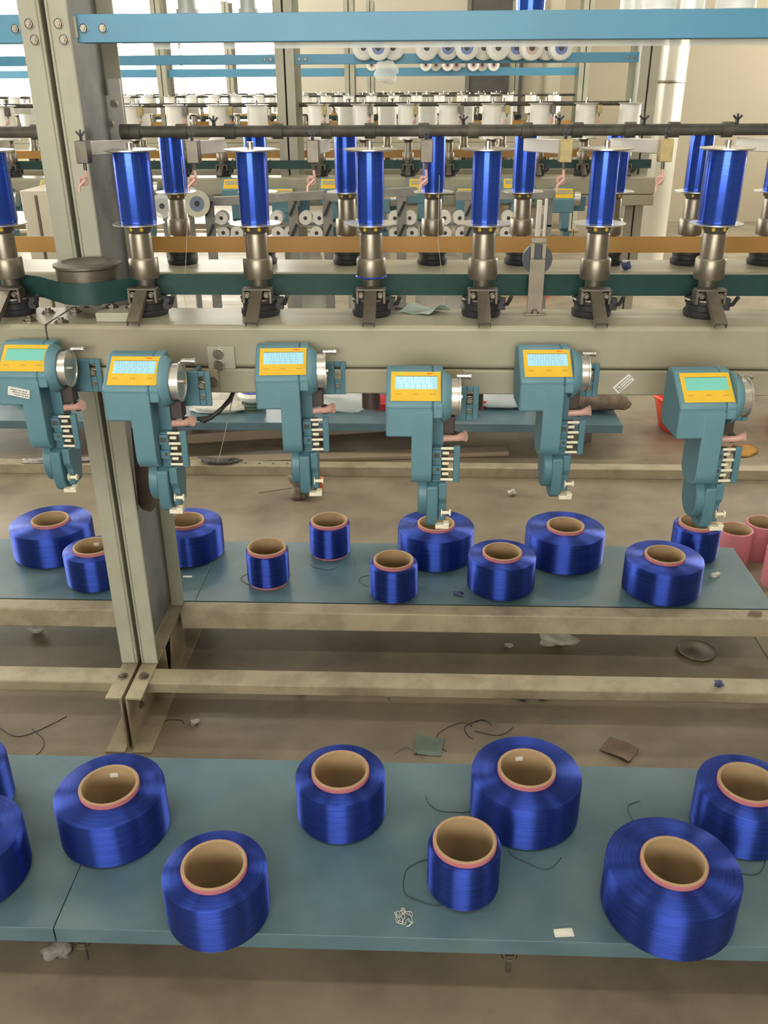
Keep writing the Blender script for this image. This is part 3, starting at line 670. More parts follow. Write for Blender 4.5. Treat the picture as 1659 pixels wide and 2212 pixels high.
# cable loop under the sill and a hanging thread
cb = MB()
for k in range(3):
    a = at_y(425+k*6, 905+k*3, 1.62); b = at_y(470+k*3, 893-k*4, 1.63); c_ = at_y(497, 862+k*2, 1.67); d_ = at_y(505, 845, 1.69)
    cb.tube([a, a.lerp(b, .5)+Vector((0, 0, -.004)), b, c_, d_, d_+Vector((0, .02, .03))], .0042, 8)
tag(cb.build('cable_loop', BLACK), 'loop of black cables under the beam beside the low left counter', 'cable')
a = at_y(502, 862, 1.70); b = at_z(470, 1000, .05)
tag(MB().tube([a, a.lerp(b, .5)+Vector((.002, 0, 0)), b], .0011, 6).build('hanging_thread', THREADW), 'single pale thread hanging from the beam beside the black cables', 'thread')
for i, (q0, q1) in enumerate((((946, 520), (960, 640)), ((405, 480), (398, 640)))):
    a = at_y(*q0, 1.80); b = at_y(*q1, 1.80)
    tag(MB().tube([a+Vector((0, 0, .12)), a, b, Vector((b.x, b.y+.004, BZ))], .0004, 5).build('fine_thread', THREADW), ('fine pale thread running down before the belts at the centre', 'fine pale thread running down before the belts near the post')[i], 'thread')

# ------------------------------------------------------------------ trays
TZ = .16
def tray_panel(x0, x1, y0, y1, label, legs=True, lip=.034):
    t = thing('tray_panel', label, 'tray', ((x0+x1)/2, (y0+y1)/2, TZ))
    hx, hy = (x1-x0)/2-.0008, (y1-y0)/2
    MB().box(-hx, hx, -hy, hy, -.004, 0).box(-hx, hx, -hy, -hy+.003, -lip, -.003).box(-hx, hx, hy-.003, hy, -lip, -.003).box(-hx, -hx+.002, -hy, hy, -lip*.9, -.003).box(hx-.002, hx, -hy, hy, -lip*.9, -.003).build('sheet', TRAY, t, bevel=.0035, seg=3)
    if legs:
        for sx in (-1, 1):
            for sy in (-1, 1):
                x = sx*(hx-.05); y = sy*(hy-.16)
                MB().box(x-.015, x+.015, y-.002, y+.002, -TZ, -.004).box(x-.015, x+.015, y-.015, y+.015, -TZ, -TZ+.004).build('leg', CREAMD, t)
    return t
SX = -.607
tray_panel(XA, SX, 1.038, 1.467, 'teal sheet metal tray in the foreground, left of its seam')
ft = tray_panel(SX, 1.145, 1.038, 1.467, 'teal sheet metal tray across the foreground floor')
tray_panel(1.145, XB, 1.038, 1.467, 'teal sheet metal tray at the far right end of the foreground')
tray_panel(XA, SX, 2.106, 2.465, 'teal tray behind the rail, left part behind the cream post', False, .0095)
tray_panel(SX, .985, 2.106, 2.465, 'teal tray behind the cream centre rail under the counters', False, .0095)
p = at_z(1620, 1310, .166)
tag(MB().prism([(-.02, -.006), (.015, -.008), (.02, .004), (-.01, .008)], 0, .006, 'Z').build('rust_flake', SCRAPB, None, (p.x, 2.07, .165)), 'small rusty scrap on the rail at the tray right corner', 'scrap')
# bolts hanging under the front tray edge
for px in (185, 1100):
    p = at_y(px, 2060, 1.05); bo = bolt(ft, (p.x-ft.location.x, 1.05-ft.location.y, -.05), 'Z', 1.3)
    MB().cyl(.005, -.09, -.003, 8, 'Z', (p.x-ft.location.x, 1.05-ft.location.y, 0)).build('bolt_shank', STEELD, ft)

# ------------------------------------------------------------------ yarn packages
TR = .0555
def package(px, py, dia, label, th=.112, g='front', lean=0, tz=TZ, sticker=False):
    P = at_z(px, py, tz+th)
    t = thing('yarn_package', label, 'yarn package', (P.x, P.y, tz), rz=random.uniform(0, 6), group='yarn packages on the %s tray' % g)
    R = dia/2; n = 72
    y0, y1 = .0035, th-.0105
    if R < .068: y0, y1 = .006, th-.0105
    MB().lathe([(TR+.0005, y0), (R-.003, y0), (R-.0008, y0+.0025), (R, y0+.006), (R, y1-.006), (R-.0012, y1-.002), (R-.004, y1-.0002), (TR+.004, y1+.001), (TR+.0005, y1+.0005)], n, closed=True).build('yarn', YARNB, t)
    tb = MB().lathe([(TR-.0062, 0), (TR-.001, 0), (TR-.001, th-.001), (TR-.002, th), (TR-.0052, th), (TR-.0062, th-.001)], n, closed=True).build('paper_tube', PAPER, t)
    MB().lathe([(TR-.0009, th-.013), (TR, th-.013), (TR, th-.0015), (TR-.0009, th-.0012)], n, closed=True).build('pink_rim', PINKP, tb)
    MB().lathe([(TR-.0009, .0), (TR, .0), (TR, .008), (TR-.0009, .008)], n, closed=True).build('pink_foot', PINKP, tb)
    if sticker:
        an = math.radians(100)-t.rotation_euler.z
        Mx = Matrix.Rotation(an, 4, 'Z') @ Matrix.Translation((TR-.0068, 0, th-.022))
        MB().box(0, .0006, -.008, .008, -.005, .005, Mx).build('tube_label', LABELM, tb)
    return t
package(462, 1866, .176, 'blue yarn package overhanging the front edge of the foreground tray')
package(235, 1694, .203, 'large blue yarn package on the foreground tray before the cream post', sticker=True)
package(735, 1661, .173, 'blue yarn package on the foreground tray before the floor rail, left of centre')
package(1138, 1657, .211, 'large blue yarn package on the foreground tray behind the small one', sticker=True)
package(1004, 1812, .127, 'small thin blue yarn package with its pink foot showing on the foreground tray')
package(1457, 1858, .224, 'largest blue yarn package at the front right of the foreground tray')
package(1617, 1688, .182, 'blue yarn package cut by the right edge on the foreground tray')
package(-86, 1790, .205, 'blue yarn package cut by the left edge, nearer one')
package(-92, 1640, .175, 'blue yarn package barely showing at the left edge, farther one')
package(1085, 1190, .190, 'mid-sized blue yarn package on the rear tray right of the low central counter', g='rear')
package(850, 1207, .134, 'small blue yarn package against the rail on the rear tray', g='rear')
package(576, 1180, .121, 'thinnest blue yarn package on the rear tray showing pink at its foot', g='rear')
package(711, 1122, .124, 'small blue yarn package at the back of the rear tray below the high counter', g='rear')
package(1222, 1133, .234, 'large blue yarn package at the back of the rear tray, right of centre', g='rear')
package(108, 1120, .242, 'very large blue yarn package at the left of the rear tray', g='rear')
package(1437, 1196, .214, 'large blue yarn package near the right end of the rear tray', g='rear')
package(942, 1128, .230, 'large blue yarn package under the central low counter', g='rear')
package(200, 1178, .170, 'blue yarn package half hidden behind the cream post, left side', g='rear', sticker=True)
package(401, 1122, .216, 'blue yarn package peeking out right of the cream post', g='rear')
package(1508, 1126, .138, 'small blue yarn package under the rightmost counter', g='rear')
def pink_tube(px, py, label):
    P = at_z(px, py, .125)
    t = thing('paper_tube', label, 'paper tube', (P.x, P.y, 0), group='empty pink tubes on the floor')
    tb = MB().lathe([(TR-.006, 0), (TR, 0), (TR, .124), (TR-.002, .125), (TR-.005, .125), (TR-.006, .124)], 48, closed=True).build('pink_wall', PINKP, t)
    MB().lathe([(TR-.0066, .0005), (TR-.0061, .0005), (TR-.0061, .1245), (TR-.0066, .1245)], 48, closed=True).build('kraft_lining', PAPER, t)
pink_tube(1590, 1142, 'empty pink paper tube standing on the floor nearest the tray end')
pink_tube(1650, 1128, 'empty pink paper tube standing farther back at the right edge')
pink_tube(1698, 1185, 'empty pink paper tube cut off by the right edge, nearest one')

# ------------------------------------------------------------------ scraps, lint, threads
def blob(name, m, loc, sx, sy, sz, label, cat, seed=0, amp=.35, n=2, boxy=1.):
    rnd = random.Random(seed); bm = bmesh.new(); bmesh.ops.create_icosphere(bm, subdivisions=n, radius=1)
    ph = [rnd.uniform(0, 6) for _ in range(9)]
    for v in bm.verts:
        c = v.co; k = 1+amp*(math.sin(3.1*c.x+ph[0])*math.sin(2.7*c.y+ph[1])+.6*math.sin(5.3*c.z+ph[2]+2*c.x)+.4*math.sin(9*c.y+ph[3])*math.sin(8*c.x+ph[4]))+rnd.uniform(-.1, .1)*amp*2
        if boxy < 1: c = Vector([math.copysign(abs(q)**boxy, q) for q in c])*.8
        v.co = Vector((c.x*sx*k, c.y*sy*k, max(-1, c.z*k)*sz))
    zmin = min(v.co.z for v in bm.verts)
    for v in bm.verts: v.co.z -= zmin
    me = bpy.data.meshes.new(name); bm.to_mesh(me); bm.free(); me.materials.append(m)
    me.polygons.foreach_set('use_smooth', [True]*len(me.polygons))
    o = bpy.data.objects.new(name, me); COL.objects.link(o); o.location = loc
    return tag(o, label, cat)
def sheet_scrap(name, m, loc, poly, label, cat, h=.002, bend=.008, seed=1, res=7, rz=0):
    """a crumpled sheet: grid over a quad (4 corners), waved up, with thickness"""
    rnd = random.Random(seed); A, B, C_, D = [Vector((p[0], p[1], 0)) for p in poly]; top = []; 
    for i in range(res):
        for j in range(res):
            u, v = i/(res-1), j/(res-1); p = A.lerp(B, u).lerp(D.lerp(C_, u), v)
            z = h+bend*(.5+.5*math.sin(4*u+seed))*(.5+.5*math.sin(5*v+seed*1.7))+rnd.uniform(0, .15)*bend
            top.append(Vector((p.x, p.y, z)))
    nb = len(top); V = top+[p-Vector((0, 0, h*.8)) for p in top]; F = []
    for i in range(res-1):
        for j in range(res-1):
            q = (i*res+j, (i+1)*res+j, (i+1)*res+j+1, i*res+j+1); F.append(q); F.append(tuple(k+nb for k in q[::-1]))
    ed = [i*res for i in range(res)]+[(res-1)*res+j for j in range(1, res)]+[i*res+res-1 for i in range(res-2, -1, -1)]+[j for j in range(res-2, 0, -1)]
    for a_, b_ in zip(ed, ed[1:]+ed[:1]): F.append((a_, b_, b_+nb, a_+nb))
    mb = MB(); mb._add(V, F, True); o = mb.build(name, m, None, loc); zmin = min(v[2] for v in V); o.location.z -= zmin; o.rotation_euler = (0, 0, rz)
    return tag(o, label, cat)
p = at_z(915, 676, BZ); sheet_scrap('cloth_scrap', mat('pale_green_cloth', (.30, .37, .32), .8, var=.1, scale=25, bump=.2), (p.x, p.y, BZ), [(-.05, .0), (.01, -.025), (.055, .0), (.0, .04)], 'crumpled pale green cloth scrap lying on the front beam', 'cloth', .002, .022, 3)
p = at_z(860, 668, BZ); blob('lint_tuft', LINT, (p.x, p.y, BZ), .022, .012, .008, 'dark lint tuft beside the green cloth scrap on the beam', 'lint', 4, .4)
p = at_z(925, 1613, 0); sheet_scrap('cloth_scrap', SCRAPG, (p.x, p.y, 0), [(-.035, -.03), (.03, -.035), (.04, .03), (-.03, .035)], 'grey green square of cloth on the floor behind the foreground tray', 'cloth', .002, .008, 2)
p = at_z(1335, 1622, 0); sheet_scrap('cardboard_scrap', SCRAPB, (p.x, p.y, 0), [(-.045, .0), (.015, -.045), (.05, .0), (-.01, .05)], 'folded brown cardboard scrap on the floor behind the foreground tray', 'cardboard', .003, .008, 5)
p = at_z(1203, 1392, 0); blob('foam_lump', LINTW, (p.x, p.y, 0), .045, .034, .024, 'white fluffy lump on the floor under the centre rail', 'fluff', 8, .3, 3)
p = at_z(1505, 1408, 0); tag(MB().lathe([(0, 0), (.045, 0), (.052, .003), (.052, .006), (.044, .005), (.02, .009), (0, .009)], 40).build('metal_flange', STEEL, None, (p.x, p.y, 0)), 'loose round metal flange lying on the floor under the rail', 'metal disc')
for i, (px, py, m, s_, lb) in enumerate(((648, 1497, LINTB, .018, 'blue lint ball on the floor left of centre, below the lower rail'), (1127, 1508, LINTB, .016, 'pale blue lint wisp on the floor beside a darker ball'), (1174, 1508, LINTB, .014, 'dark blue lint ball on the floor right of the pale wisp'), (420, 1565, LINTW, .012, 'small white fluff on the floor right of the machine foot'), (1105, 1070, LINTW, .02, 'small pale crumb on the floor beyond the rear tray'), (80, 1365, LINTW, .02, 'white fluff in the shade under the left rail'), (1100, 1398, LINTW, .010, 'tiny white crumb on the floor left of the fluffy lump'), (130, 2060, LINT, .028, 'grey lint hanging below the foreground tray seam'))):
    p = at_z(px, py, 0); blob('lint_ball', m, (p.x, p.y, 0), s_, s_*.8, s_*.6, lb, 'lint', 20+i, .5)
p = at_z(1548, 1472, .1445); blob('lint_ball', LINTB, (p.x, 1.775, .1445), .012, .01, .008, 'blue lint ball on the lower rail at the right', 'lint', 41, .5)
p = at_z(1348, 578, BZ); blob('lint_ball', LINTB, (p.x, 2.27-.05, BZ), .010, .010, .010, 'blue lint knot on the rear beam right of the tension pulley', 'lint', 42, .5)
p = at_z(990, 1285, TZ); blob('lint_ball', LINTB, (p.x, p.y, TZ), .012, .008, .005, 'dark lint on the rear tray left of a mid package', 'lint', 43, .6)
p = at_z(1545, 1245, TZ); blob('lint_ball', LINTW, (p.x, p.y, TZ), .012, .008, .006, 'white fluff on the rear tray near its right end', 'lint', 44, .6)
p = at_z(655, 1082, 0); rg = blob('rag', RAGM, (p.x, p.y+.03, 0), .05, .035, .055, 'dirty grey brown rag bundle on the floor behind the rear tray', 'rag', 9, .45, 3)
p = at_z(683, 1070, 0); blob('plastic_scrap', mat('orange_scrap', (.65, .16, .04), .5), (p.x+.01, p.y+.03, 0), .016, .014, .035, 'orange plastic scrap beside the dirty rag', 'scrap', 12, .3)
p = at_z(1218, 2016, TZ); sheet_scrap('paper_label', LABELM, (p.x, p.y, TZ), [(-.016, -.009), (.017, -.006), (.015, .010), (-.017, .006)], 'torn cream paper label on the foreground tray', 'paper', .001, .002, 6)
p = at_z(405, 1246, TZ); sheet_scrap('paper_label', LABELM, (p.x, p.y, TZ), [(-.013, -.005), (.013, -.004), (.013, .006), (-.013, .005)], 'small white label on the rear tray right of the cream post', 'paper', .0008, .001, 7)
# tangle of white thread
p = at_z(872, 1975, TZ); rnd = random.Random(5); pts = []
c0 = Vector((0, 0)); v0 = Vector((.006, 0)); ang = 0
for k in range(150):
    ang += rnd.uniform(-.9, 1.3); c0 = c0*.97+Vector((math.cos(ang), math.sin(ang)))*.0030; c0 *= .93; pts.append((c0.x, c0.y*1.2, .001+.0025*rnd.random()))
tag(MB().tube(pts, .0006, 5).build('thread_tangle', THREADW, None, (p.x, p.y, TZ)), 'tangle of white thread on the foreground tray left of the small package', 'thread')
def loop(px, py, z, r, a0, a1, label, m=THREAD, th=.0006, wob=.12, seed=0):
    p = at_z(px, py, z); rnd = random.Random(seed); f1, f2 = rnd.uniform(0, 6), rnd.uniform(0, 6)
    pts = [((r*(1+wob*math.sin(2*a_+f1)))*math.cos(a_), (r*(1+wob*math.sin(3*a_+f2)))*math.sin(a_), .0008) for a_ in [math.radians(a0+(a1-a0)*k/28) for k in range(29)]]
    tag(MB().tube(pts, th, 5).build('loose_thread', m, None, (p.x, p.y, z)), label, 'thread', 'loose threads lying about')
L_ = 'thin dark loose thread curling on the '
for i, (px, py, z, r, a0, a1, w_) in enumerate(((925, 1905, TZ, .05, 60, 300, 'foreground tray beside the small package'), (1160, 1830, TZ, .05, 190, 330, 'foreground tray before the large package'), (1590, 1830, TZ, .06, 200, 330, 'foreground tray behind the largest package'), (980, 1720, TZ, .05, 180, 330, 'foreground tray behind the small package'), (545, 1250, TZ, .03, 120, 280, 'rear tray left of the thinnest package'), (700, 1215, TZ, .045, 190, 330, 'rear tray in front of a small package'), (1365, 1270, TZ, .03, 90, 240, 'rear tray left of a large package'), (800, 1255, TZ, .03, 90, 260, 'rear tray left of the package by the rail'), (70, 1530, 0, .10, 200, 340, 'floor at the left below the lower rail'), (40, 1610, 0, .06, -40, 80, 'floor at the left edge by the tray'), (880, 1510, 0, .05, 30, 190, 'floor under the lower rail near the centre'), (1000, 1600, 0, .06, 60, 220, 'floor behind the tray beside the cloth square'), (1040, 1580, 0, .04, 40, 230, 'floor behind the large package'), (1050, 1550, 0, .07, 240, 330, 'floor below the lower rail, right of centre'), (590, 1520, 0, .07, 40, 140, 'floor left of the blue lint ball'), (370, 1570, 0, .03, 20, 150, 'floor right of the machine foot'), (880, 1640, TZ, .03, 0, 150, 'far edge of the foreground tray'), (620, 1095, 0, .18, 75, 130, 'floor left of the dirty rag'), (800, 1330, 0, .08, 200, 300, 'shaded floor under the rail'), (1400, 1760, TZ, .04, 100, 230, 'foreground tray at the right'))):
    loop(px, py, z, r, a0, a1, L_+w_, seed=i, th=.0007 if z else .0009)

# ------------------------------------------------------------------ between the machines
RA = at_z(830, 1030, 0).y
o = MB().box(-3.0, 3.0, RA, RA+.06, 0, .042).build('floor_rail', CREAMD, None, bevel=.002); tag(o, 'long cream steel rail lying on the floor beyond the rear tray', 'rail')
for px in (528, 558, 588, 619, 80):
    p = at_z(px, 1007, .042); MB().cyl(.0055, 0, .0008, 12, 'Z', (p.x, RA+.03, .0418)).build('hole', INK, o)
p = at_z(470, 1006, .042); blob('lint_heap', mat('dark_lint', (.09, .085, .08), .95, var=.4, scale=90, bump=.6, bscale=200), (p.x, RA+.03, .042), .09, .028, .012, 'dark heap of lint lying on the floor rail left of centre', 'lint', 51, .35, 3, .6)
p = at_z(110, 1012, .042); blob('plastic_film', mat('grey_film', (.3, .28, .26), .3, var=.5, scale=50), (p.x, RA+.03, .042), .16, .028, .008, 'crumpled grey plastic film on the floor rail at the left', 'plastic film', 52, .3, 3, .6)
def board(q0, q1, w_, h, label, z=0):
    a_ = at_z(*q0, z+h); b_ = at_z(*q1, z+h); d = b_-a_; an = math.atan2(d.y, d.x); L = d.length
    o = MB().box(0, L, 0, w_, 0, h).build('wooden_board', WOOD, None, (a_.x, a_.y, z), bevel=.003); o.rotation_euler = (0, 0, an); tag(o, label, 'board')
board((300, 945), (1010, 903), .10, .045, 'dusty pale board lying on the floor along the far blue tray')
board((300, 1003), (1100, 976), .07, .02, 'thin dusty board lying just behind the floor rail')
# far tray in front of the second machine with its goods
ty0, ty1 = 3.56, 3.98
tx1 = at_z(1342, 912, TZ).x
def far_tray():
    t = thing('tray_panel', 'blue tray on the floor before the second machine, beyond the floor rail', 'tray', (0, 0, TZ))
    x0 = -2.6
    MB().box(x0, tx1, ty0, ty1, -.004, 0).box(x0, tx1, ty0, ty0+.003, -.036, -.004).box(x0, tx1, ty1-.003, ty1, -.036, -.004).build('sheet', TRAY, t, bevel=.003)
    for x in (x0+.1, -1, 0, tx1-.1):
        for y in (ty0+.24, ty1-.06): MB().box(x-.02, x+.02, y-.02, y+.02, -TZ, -.0045).build('leg', STEELD, t)
far_tray()
def bowl(px, py, z, r, h, m, label, cat='bowl', n=40, Y=None, rim=.012):
    P = at_z(px, py, z)
    t = thing('plastic_basin' if r > .1 else 'plastic_bowl', label, cat, (P.x, P.y, z))
    MB().lathe([(0, 0), (r*.72, 0), (r*.78, .01), (r*.97, h-.012), (r+rim, h-.010), (r+rim+.003, h-.004), (r+rim, h), (r, h), (r*.94, h-.014), (r*.74, .012), (0, .006)], n).build('shell', m, t)
    return t
bowl(1492, 925, 0, .19, .17, RED, 'orange red plastic basin on the floor behind the rightmost counter', 'basin')
bowl(1750, 905, 0, .22, .17, PINKR, 'pink red plastic basin at the right edge of the picture', 'basin')
p = at_z(1640, 900, 0); blob('green_bundle', GREENP, (p.x+.02, p.y+.35, 0), .1, .08, .14, 'dark green bundle on the floor beyond the pink basin', 'bundle', 61, .2, 3)
bowl(826, 880, TZ, .05, .04, mat('dark_red_plastic', (.55, .03, .04), .35), 'small dark red bowl on the far tray left of the central counter')
bowl(1030, 878, TZ, .055, .045, mat('dark_red_plastic', (.55, .03, .04), .35), 'small dark red bowl on the far tray right of the central counter')
p = at_z(548, 884, TZ)
st_ = thing('yarn_spool', 'white spool with a trace of blue on a ribbed green base on the far tray', 'spool', (p.x, p.y, TZ))
MB().lathe([(0, 0), (.055, 0), (.055, .008), (.048, .010), (.055, .014), (.055, .022), (.048, .024), (.052, .028), (.05, .034), (0, .034)], 36).build('ribbed_base', mat('dark_green_base', (.06, .11, .08), .5), st_)
MB().lathe([(0, .034), (.03, .034), (.06, .055), (.066, .07), (.06, .082), (.03, .084), (0, .084)], 36).build('yarn', YARNW, st_)
MB().lathe([(.0305, .084), (.05, .0845), (.05, .0865), (.0305, .086)], 36, closed=True).build('blue_ring', YARNB, st_)
p = at_z(470, 893, TZ); blob('paper_heap', LINTW, (p.x, p.y+.05, TZ), .16, .08, .02, 'white paper heap on the far tray beside the ribbed spool', 'paper', 71, .12, 3, .6)
p = at_z(740, 890, TZ); blob('plastic_bag', BAGM, (p.x, p.y+.04, TZ), .15, .09, .055, 'clear plastic bag lying on the far tray right of the high left counter', 'bag', 72, .15, 3, .6)
p = at_z(1070, 888, TZ); blob('plastic_sack', mat('white_sack', (.62, .66, .68), .5), (p.x+.03, p.y+.08, TZ), .17, .09, .07, 'white plastic sack lying on the far tray right of the central counter', 'sack', 73, .12, 3, .6)
p = at_z(1275, 898, TZ); blob('dirty_sack', mat('dirty_brown_sack', (.15, .11, .08), .9, var=.5, scale=18, bump=.4), (p.x, p.y+.09, TZ), .19, .11, .055, 'dirty brown sack heaped on the right end of the far tray', 'sack', 74, .16, 3, .6)
p = at_z(1335, 862, TZ+.05); blob('green_bag', GREENP, (p.x, p.y, TZ+.055), .05, .035, .015, 'small green bag on top of the dirty brown sack', 'bag', 75, .3)
for i, px in enumerate((45, 330, 480)):
    p = at_z(px, 885, TZ); blob('white_bundle', LINTW, (p.x, p.y+.12, TZ), .1, .08, .05, ('white bundle on the far tray at the left edge', 'white bundle on the far tray behind the cream post', 'white bundle on the far tray behind the black cables')[i], 'bundle', 80+i, .12, 3, .6)
p = at_z(1610, 975, 0); blob('orange_patch', mat('flat_orange', (.45, .23, .05), .8), (p.x, p.y, 0), .055, .07, .006, 'flat orange patch on the floor behind the rightmost counter', 'cloth', 91, .3)  # thin orange patch lying on the floor

# rack with white spools in front of the second machine
RY = 4.25
def rk(px, py, Y=RY): return at_y(px, py, Y)
rack = thing('spool_rack', 'grey steel rack holding white spools before the second machine', 'rack', (0, RY, 0))
zt = rk(700, 412).z
for px in (450, 632, 707, 868, 1015):
    p = rk(px, 420); MB().box(p.x-.022, p.x+.022, -.01, .0, 0, p.z).box(p.x-.022, p.x-.017, .0, .05, 0, p.z).build('upright', GREYF, rack)
    for k, zz in enumerate((p.z-.06, p.z-.16)):
        MB().box(-.006, .006, -.018, -.0105, -.035, .035, Matrix.Translation((p.x, 0, zz)) @ Matrix.Rotation(.45, 4, 'Y')).build('slot_lever', BLACK, rack)
for a_, b_ in (((440, 428), (700, 412)), ((700, 418), (900, 404)), ((985, 414), (1200, 410))):
    A = rk(*a_); B = rk(*b_); mb = MB(); d = B-A; an = math.atan2(d.z, d.x)
    mb.box(0, d.length, -.012, .03, -.035, 0, Matrix.Translation((A.x, 0, A.z)) @ Matrix.Rotation(-an, 4, 'Y')); mb.build('top_bar', GREYF, rack)
for zz in (rk(700, 468).z-.037, rk(700, 500).z-.037): MB().box(rk(445, 500).x, rk(1195, 500).x, .0, .10, zz-.008, zz).build('shelf', GREYF, rack)
MB().box(rk(1190, 500).x-.02, rk(1190, 500).x, .0, .05, 0, rk(1190, 412).z).build('upright', GREYF, rack)
zs = [rk(700, 468).z-.037, rk(700, 500).z-.037]
SP_LAB = 'small white spool facing the aisle on the grey rack before the second machine'
def white_spool():
    t = thing('white_spool', SP_LAB, 'spool', group='white spools on the grey rack')
    r = .030
    MB().lathe([(.009, -.002), (r, -.002), (r, .003), (.022, .004), (.022, .05), (r, .051), (r, .056), (.009, .056)], 20, 'Y', (0, 0, r), closed=True).build('body', WHITEP, t)
    MB().cyl(.0088, .0, .05, 12, 'Y', (0, 0, r)).build('dark_bore', INK, t)
    return t
ws = white_spool(); first = True
for row, xs in enumerate(((478, 597, 660, 690, 853, 885, 960, 993, 1025, 1098, 1130), (480, 510, 600, 625, 683, 740, 855, 890, 925, 962, 998, 1030, 1095, 1130))):
    for px in xs:
        p = rk(px, 480); q = ws if first else copy_tree(ws); first = False; q['label'] = 'small white spool, %s from the left on the %s shelf of the grey rack' % (ORD[xs.index(px)], ('upper', 'lower')[row]); q.location = (p.x, RY-.004+.01*random.random(), zs[row])
for i, (xa, xb, yy) in enumerate(((640, 700, 445), (750, 850, 440), (900, 1010, 440))):
    a_, b_ = rk(xa, yy, RY+.2), rk(xb, yy, RY+.2)
    blob('white_sack', mat('white_cloth', (.7, .68, .62), .8), ((a_.x+b_.x)/2, RY+.17, 0), (b_.x-a_.x)/2*1.2, .06, a_.z*.5, ('white sack behind the rack, left one', 'white sack behind the rack, middle one', 'white sack behind the rack, right one')[i], 'sack', 95+i, .06, 3, .5)
# big spool with blue yarn and clear flange hanging on a peg
p = at_y(425, 440, 4.05); bs = thing('flanged_spool', 'large spool of blue yarn with a cloudy clear flange left of the grey rack', 'spool', p, rz=.45)
_r = 30/FPX*3.68
MB().lathe([(.012, -.004), (_r, -.004), (_r, 0), (.012, 0)], 36, 'Y', closed=True).build('front_flange', mat('cloudy_flange', (.62, .64, .52), .4), bs)
MB().lathe([(.012, -.0045), (.032, -.0045), (.032, -.0055), (.012, -.0055)], 30, 'Y', closed=True).build('blue_grey_hub', mat('blue_grey_hub', (.2, .24, .36), .5), bs)
MB().cyl(.011, -.005, .13, 14, 'Y').build('bore', INK, bs)
MB().cyl(_r*.72, .0, .11, 36, 'Y').build('yarn', mat('bright_blue_yarn', (.02, .08, .5), .5), bs)
MB().lathe([(.012, .11), (_r, .11), (_r, .114), (.012, .114)], 36, 'Y', closed=True).build('back_flange', CLEAR, bs)
MB().box(-.012, .012, .13, .155, -p.z, .02).box(-.05, .05, .07, .21, -p.z, -p.z+.01).build('peg_stand', GREYF, bs)
p = at_y(350, 445, 4.08); bs2 = thing('flanged_spool', 'cloudy clear flanged spool half hidden behind a blue bobbin', 'spool', p, rz=.2)
MB().lathe([(.012, -.004), (_r*.9, -.004), (_r*.9, 0), (.012, 0)], 30, 'Y', closed=True).build('front_flange', CLEAR, bs2)
MB().cyl(_r*.6, 0, .09, 30, 'Y').build('yarn', mat('grey_blue_yarn', (.2, .25, .4), .5), bs2); MB().cyl(.011, -.005, .13, 12, 'Y').build('bore', INK, bs2)
MB().box(-.012, .012, .13, .155, -p.z, .02).box(-.05, .05, .07, .21, -p.z, -p.z+.01).build('peg_stand', GREYF, bs2)
a_, b_ = at_y(42, 412, 4.2), at_y(118, 412, 4.2)
cabn = thing('cabinet', 'cream steel cabinet with a dark seam left of the cream post', 'cabinet', ((a_.x+b_.x)/2, 4.35, 0))
hw = (b_.x-a_.x)/2
MB().box(-hw, hw, -.15, .15, .02, a_.z).build('body', CABM, cabn, bevel=.004); MB().box(.0, hw-.01, -.155, -.1505, .05, a_.z-.02).build('door', CABM, cabn); MB().box(-.015, -.004, -.156, -.1505, .05, a_.z-.02).build('seam_strip', STEELD, cabn)
MB().box(-hw+.01, hw-.01, -.14, .14, 0, .0195).build('plinth', STEELD, cabn)
p = at_y(1165, 505, 4.0); bowl(1165, 640, 0, .1, .09, RED, 'small red basin on the floor under the white stool', 'basin')
for i, (px, w_) in enumerate(((1166, .010), (1184, .006))):
    P = at_y(px, 432, 4.12); tag(MB().box(-w_, w_, -.008, .008, 0, P.z).build('white_strip', WHITEP, None, (P.x, 4.12+.05*i, 0), bevel=.002), ('wider white plastic strip standing beyond the tension pulley', 'narrow white plastic strip standing beyond the tension pulley')[i], 'plastic strip')

# ------------------------------------------------------------------ machines behind
def light_head(label):
    t = thing('length_counter', label, 'counter')
    prof = [(0, .0), (0, .0625), (.060, .1105), (.085, .1105), (.096, .100), (.096, 0)]
    MB().prism(prof, -.0535, .049).build('housing', TEAL, t, bevel=.003)
    MB().prism([(0, -.0003), (0, -.07), (.02, -.087), (.06, -.087), (.08, -.06), (.08, -.0003)], -.007, .031).build('leg', TEAL, t)
    MB().prism([(.012, -.0873), (.010, -.120), (.018, -.163), (.060, -.170), (.088, -.12), (.085, -.0873)], .008, .04).build('gear_case', TEALD, t)
    MB().cyl(.034, .05, .08, 20, 'X', (0, .048, .062)).build('measuring_drum', ALU, t)
    MB().box(.066, .12, .104, .109, -.004, .064).box(.0495, .07, .09, .108, .0, .05).build('mounting_plate', TEALD, t)
    M = SM()
    pn = MB().box(-.0450, .0450, .0075, .0700, .0003, .0012, M).build('display_panel', YELLOW, t)
    MB().box(-.0375, .0385, .0325, .0590, .0012, .0022, M).build('lcd_screen', mat('dull_lcd', (.36, .34, .22), .3), pn)
    return t
def light_bobbin(label, r, group):
    t = thing('bobbin', label, 'bobbin', group=group); n = 20; zl = .158
    MB().lathe([(0, 0), (.058, 0), (.058, .004), (0, .004)], n).build('bottom_flange', ALU, t)
    MB().lathe([(0, .004), (r, .004), (r, zl-.004), (0, zl-.004)], n).build('yarn', YARNW, t)
    MB().lathe([(0, zl-.004), (.058, zl-.004), (.060, zl-.002), (.058, zl), (0, zl+.002)], n).build('top_flange', ALU, t)
    MB().cyl(.006, zl+.002, zl+.018, 8).build('hub_tube', CHROME, t)
    return t
lsp = None; lh0 = None; lb0 = {}
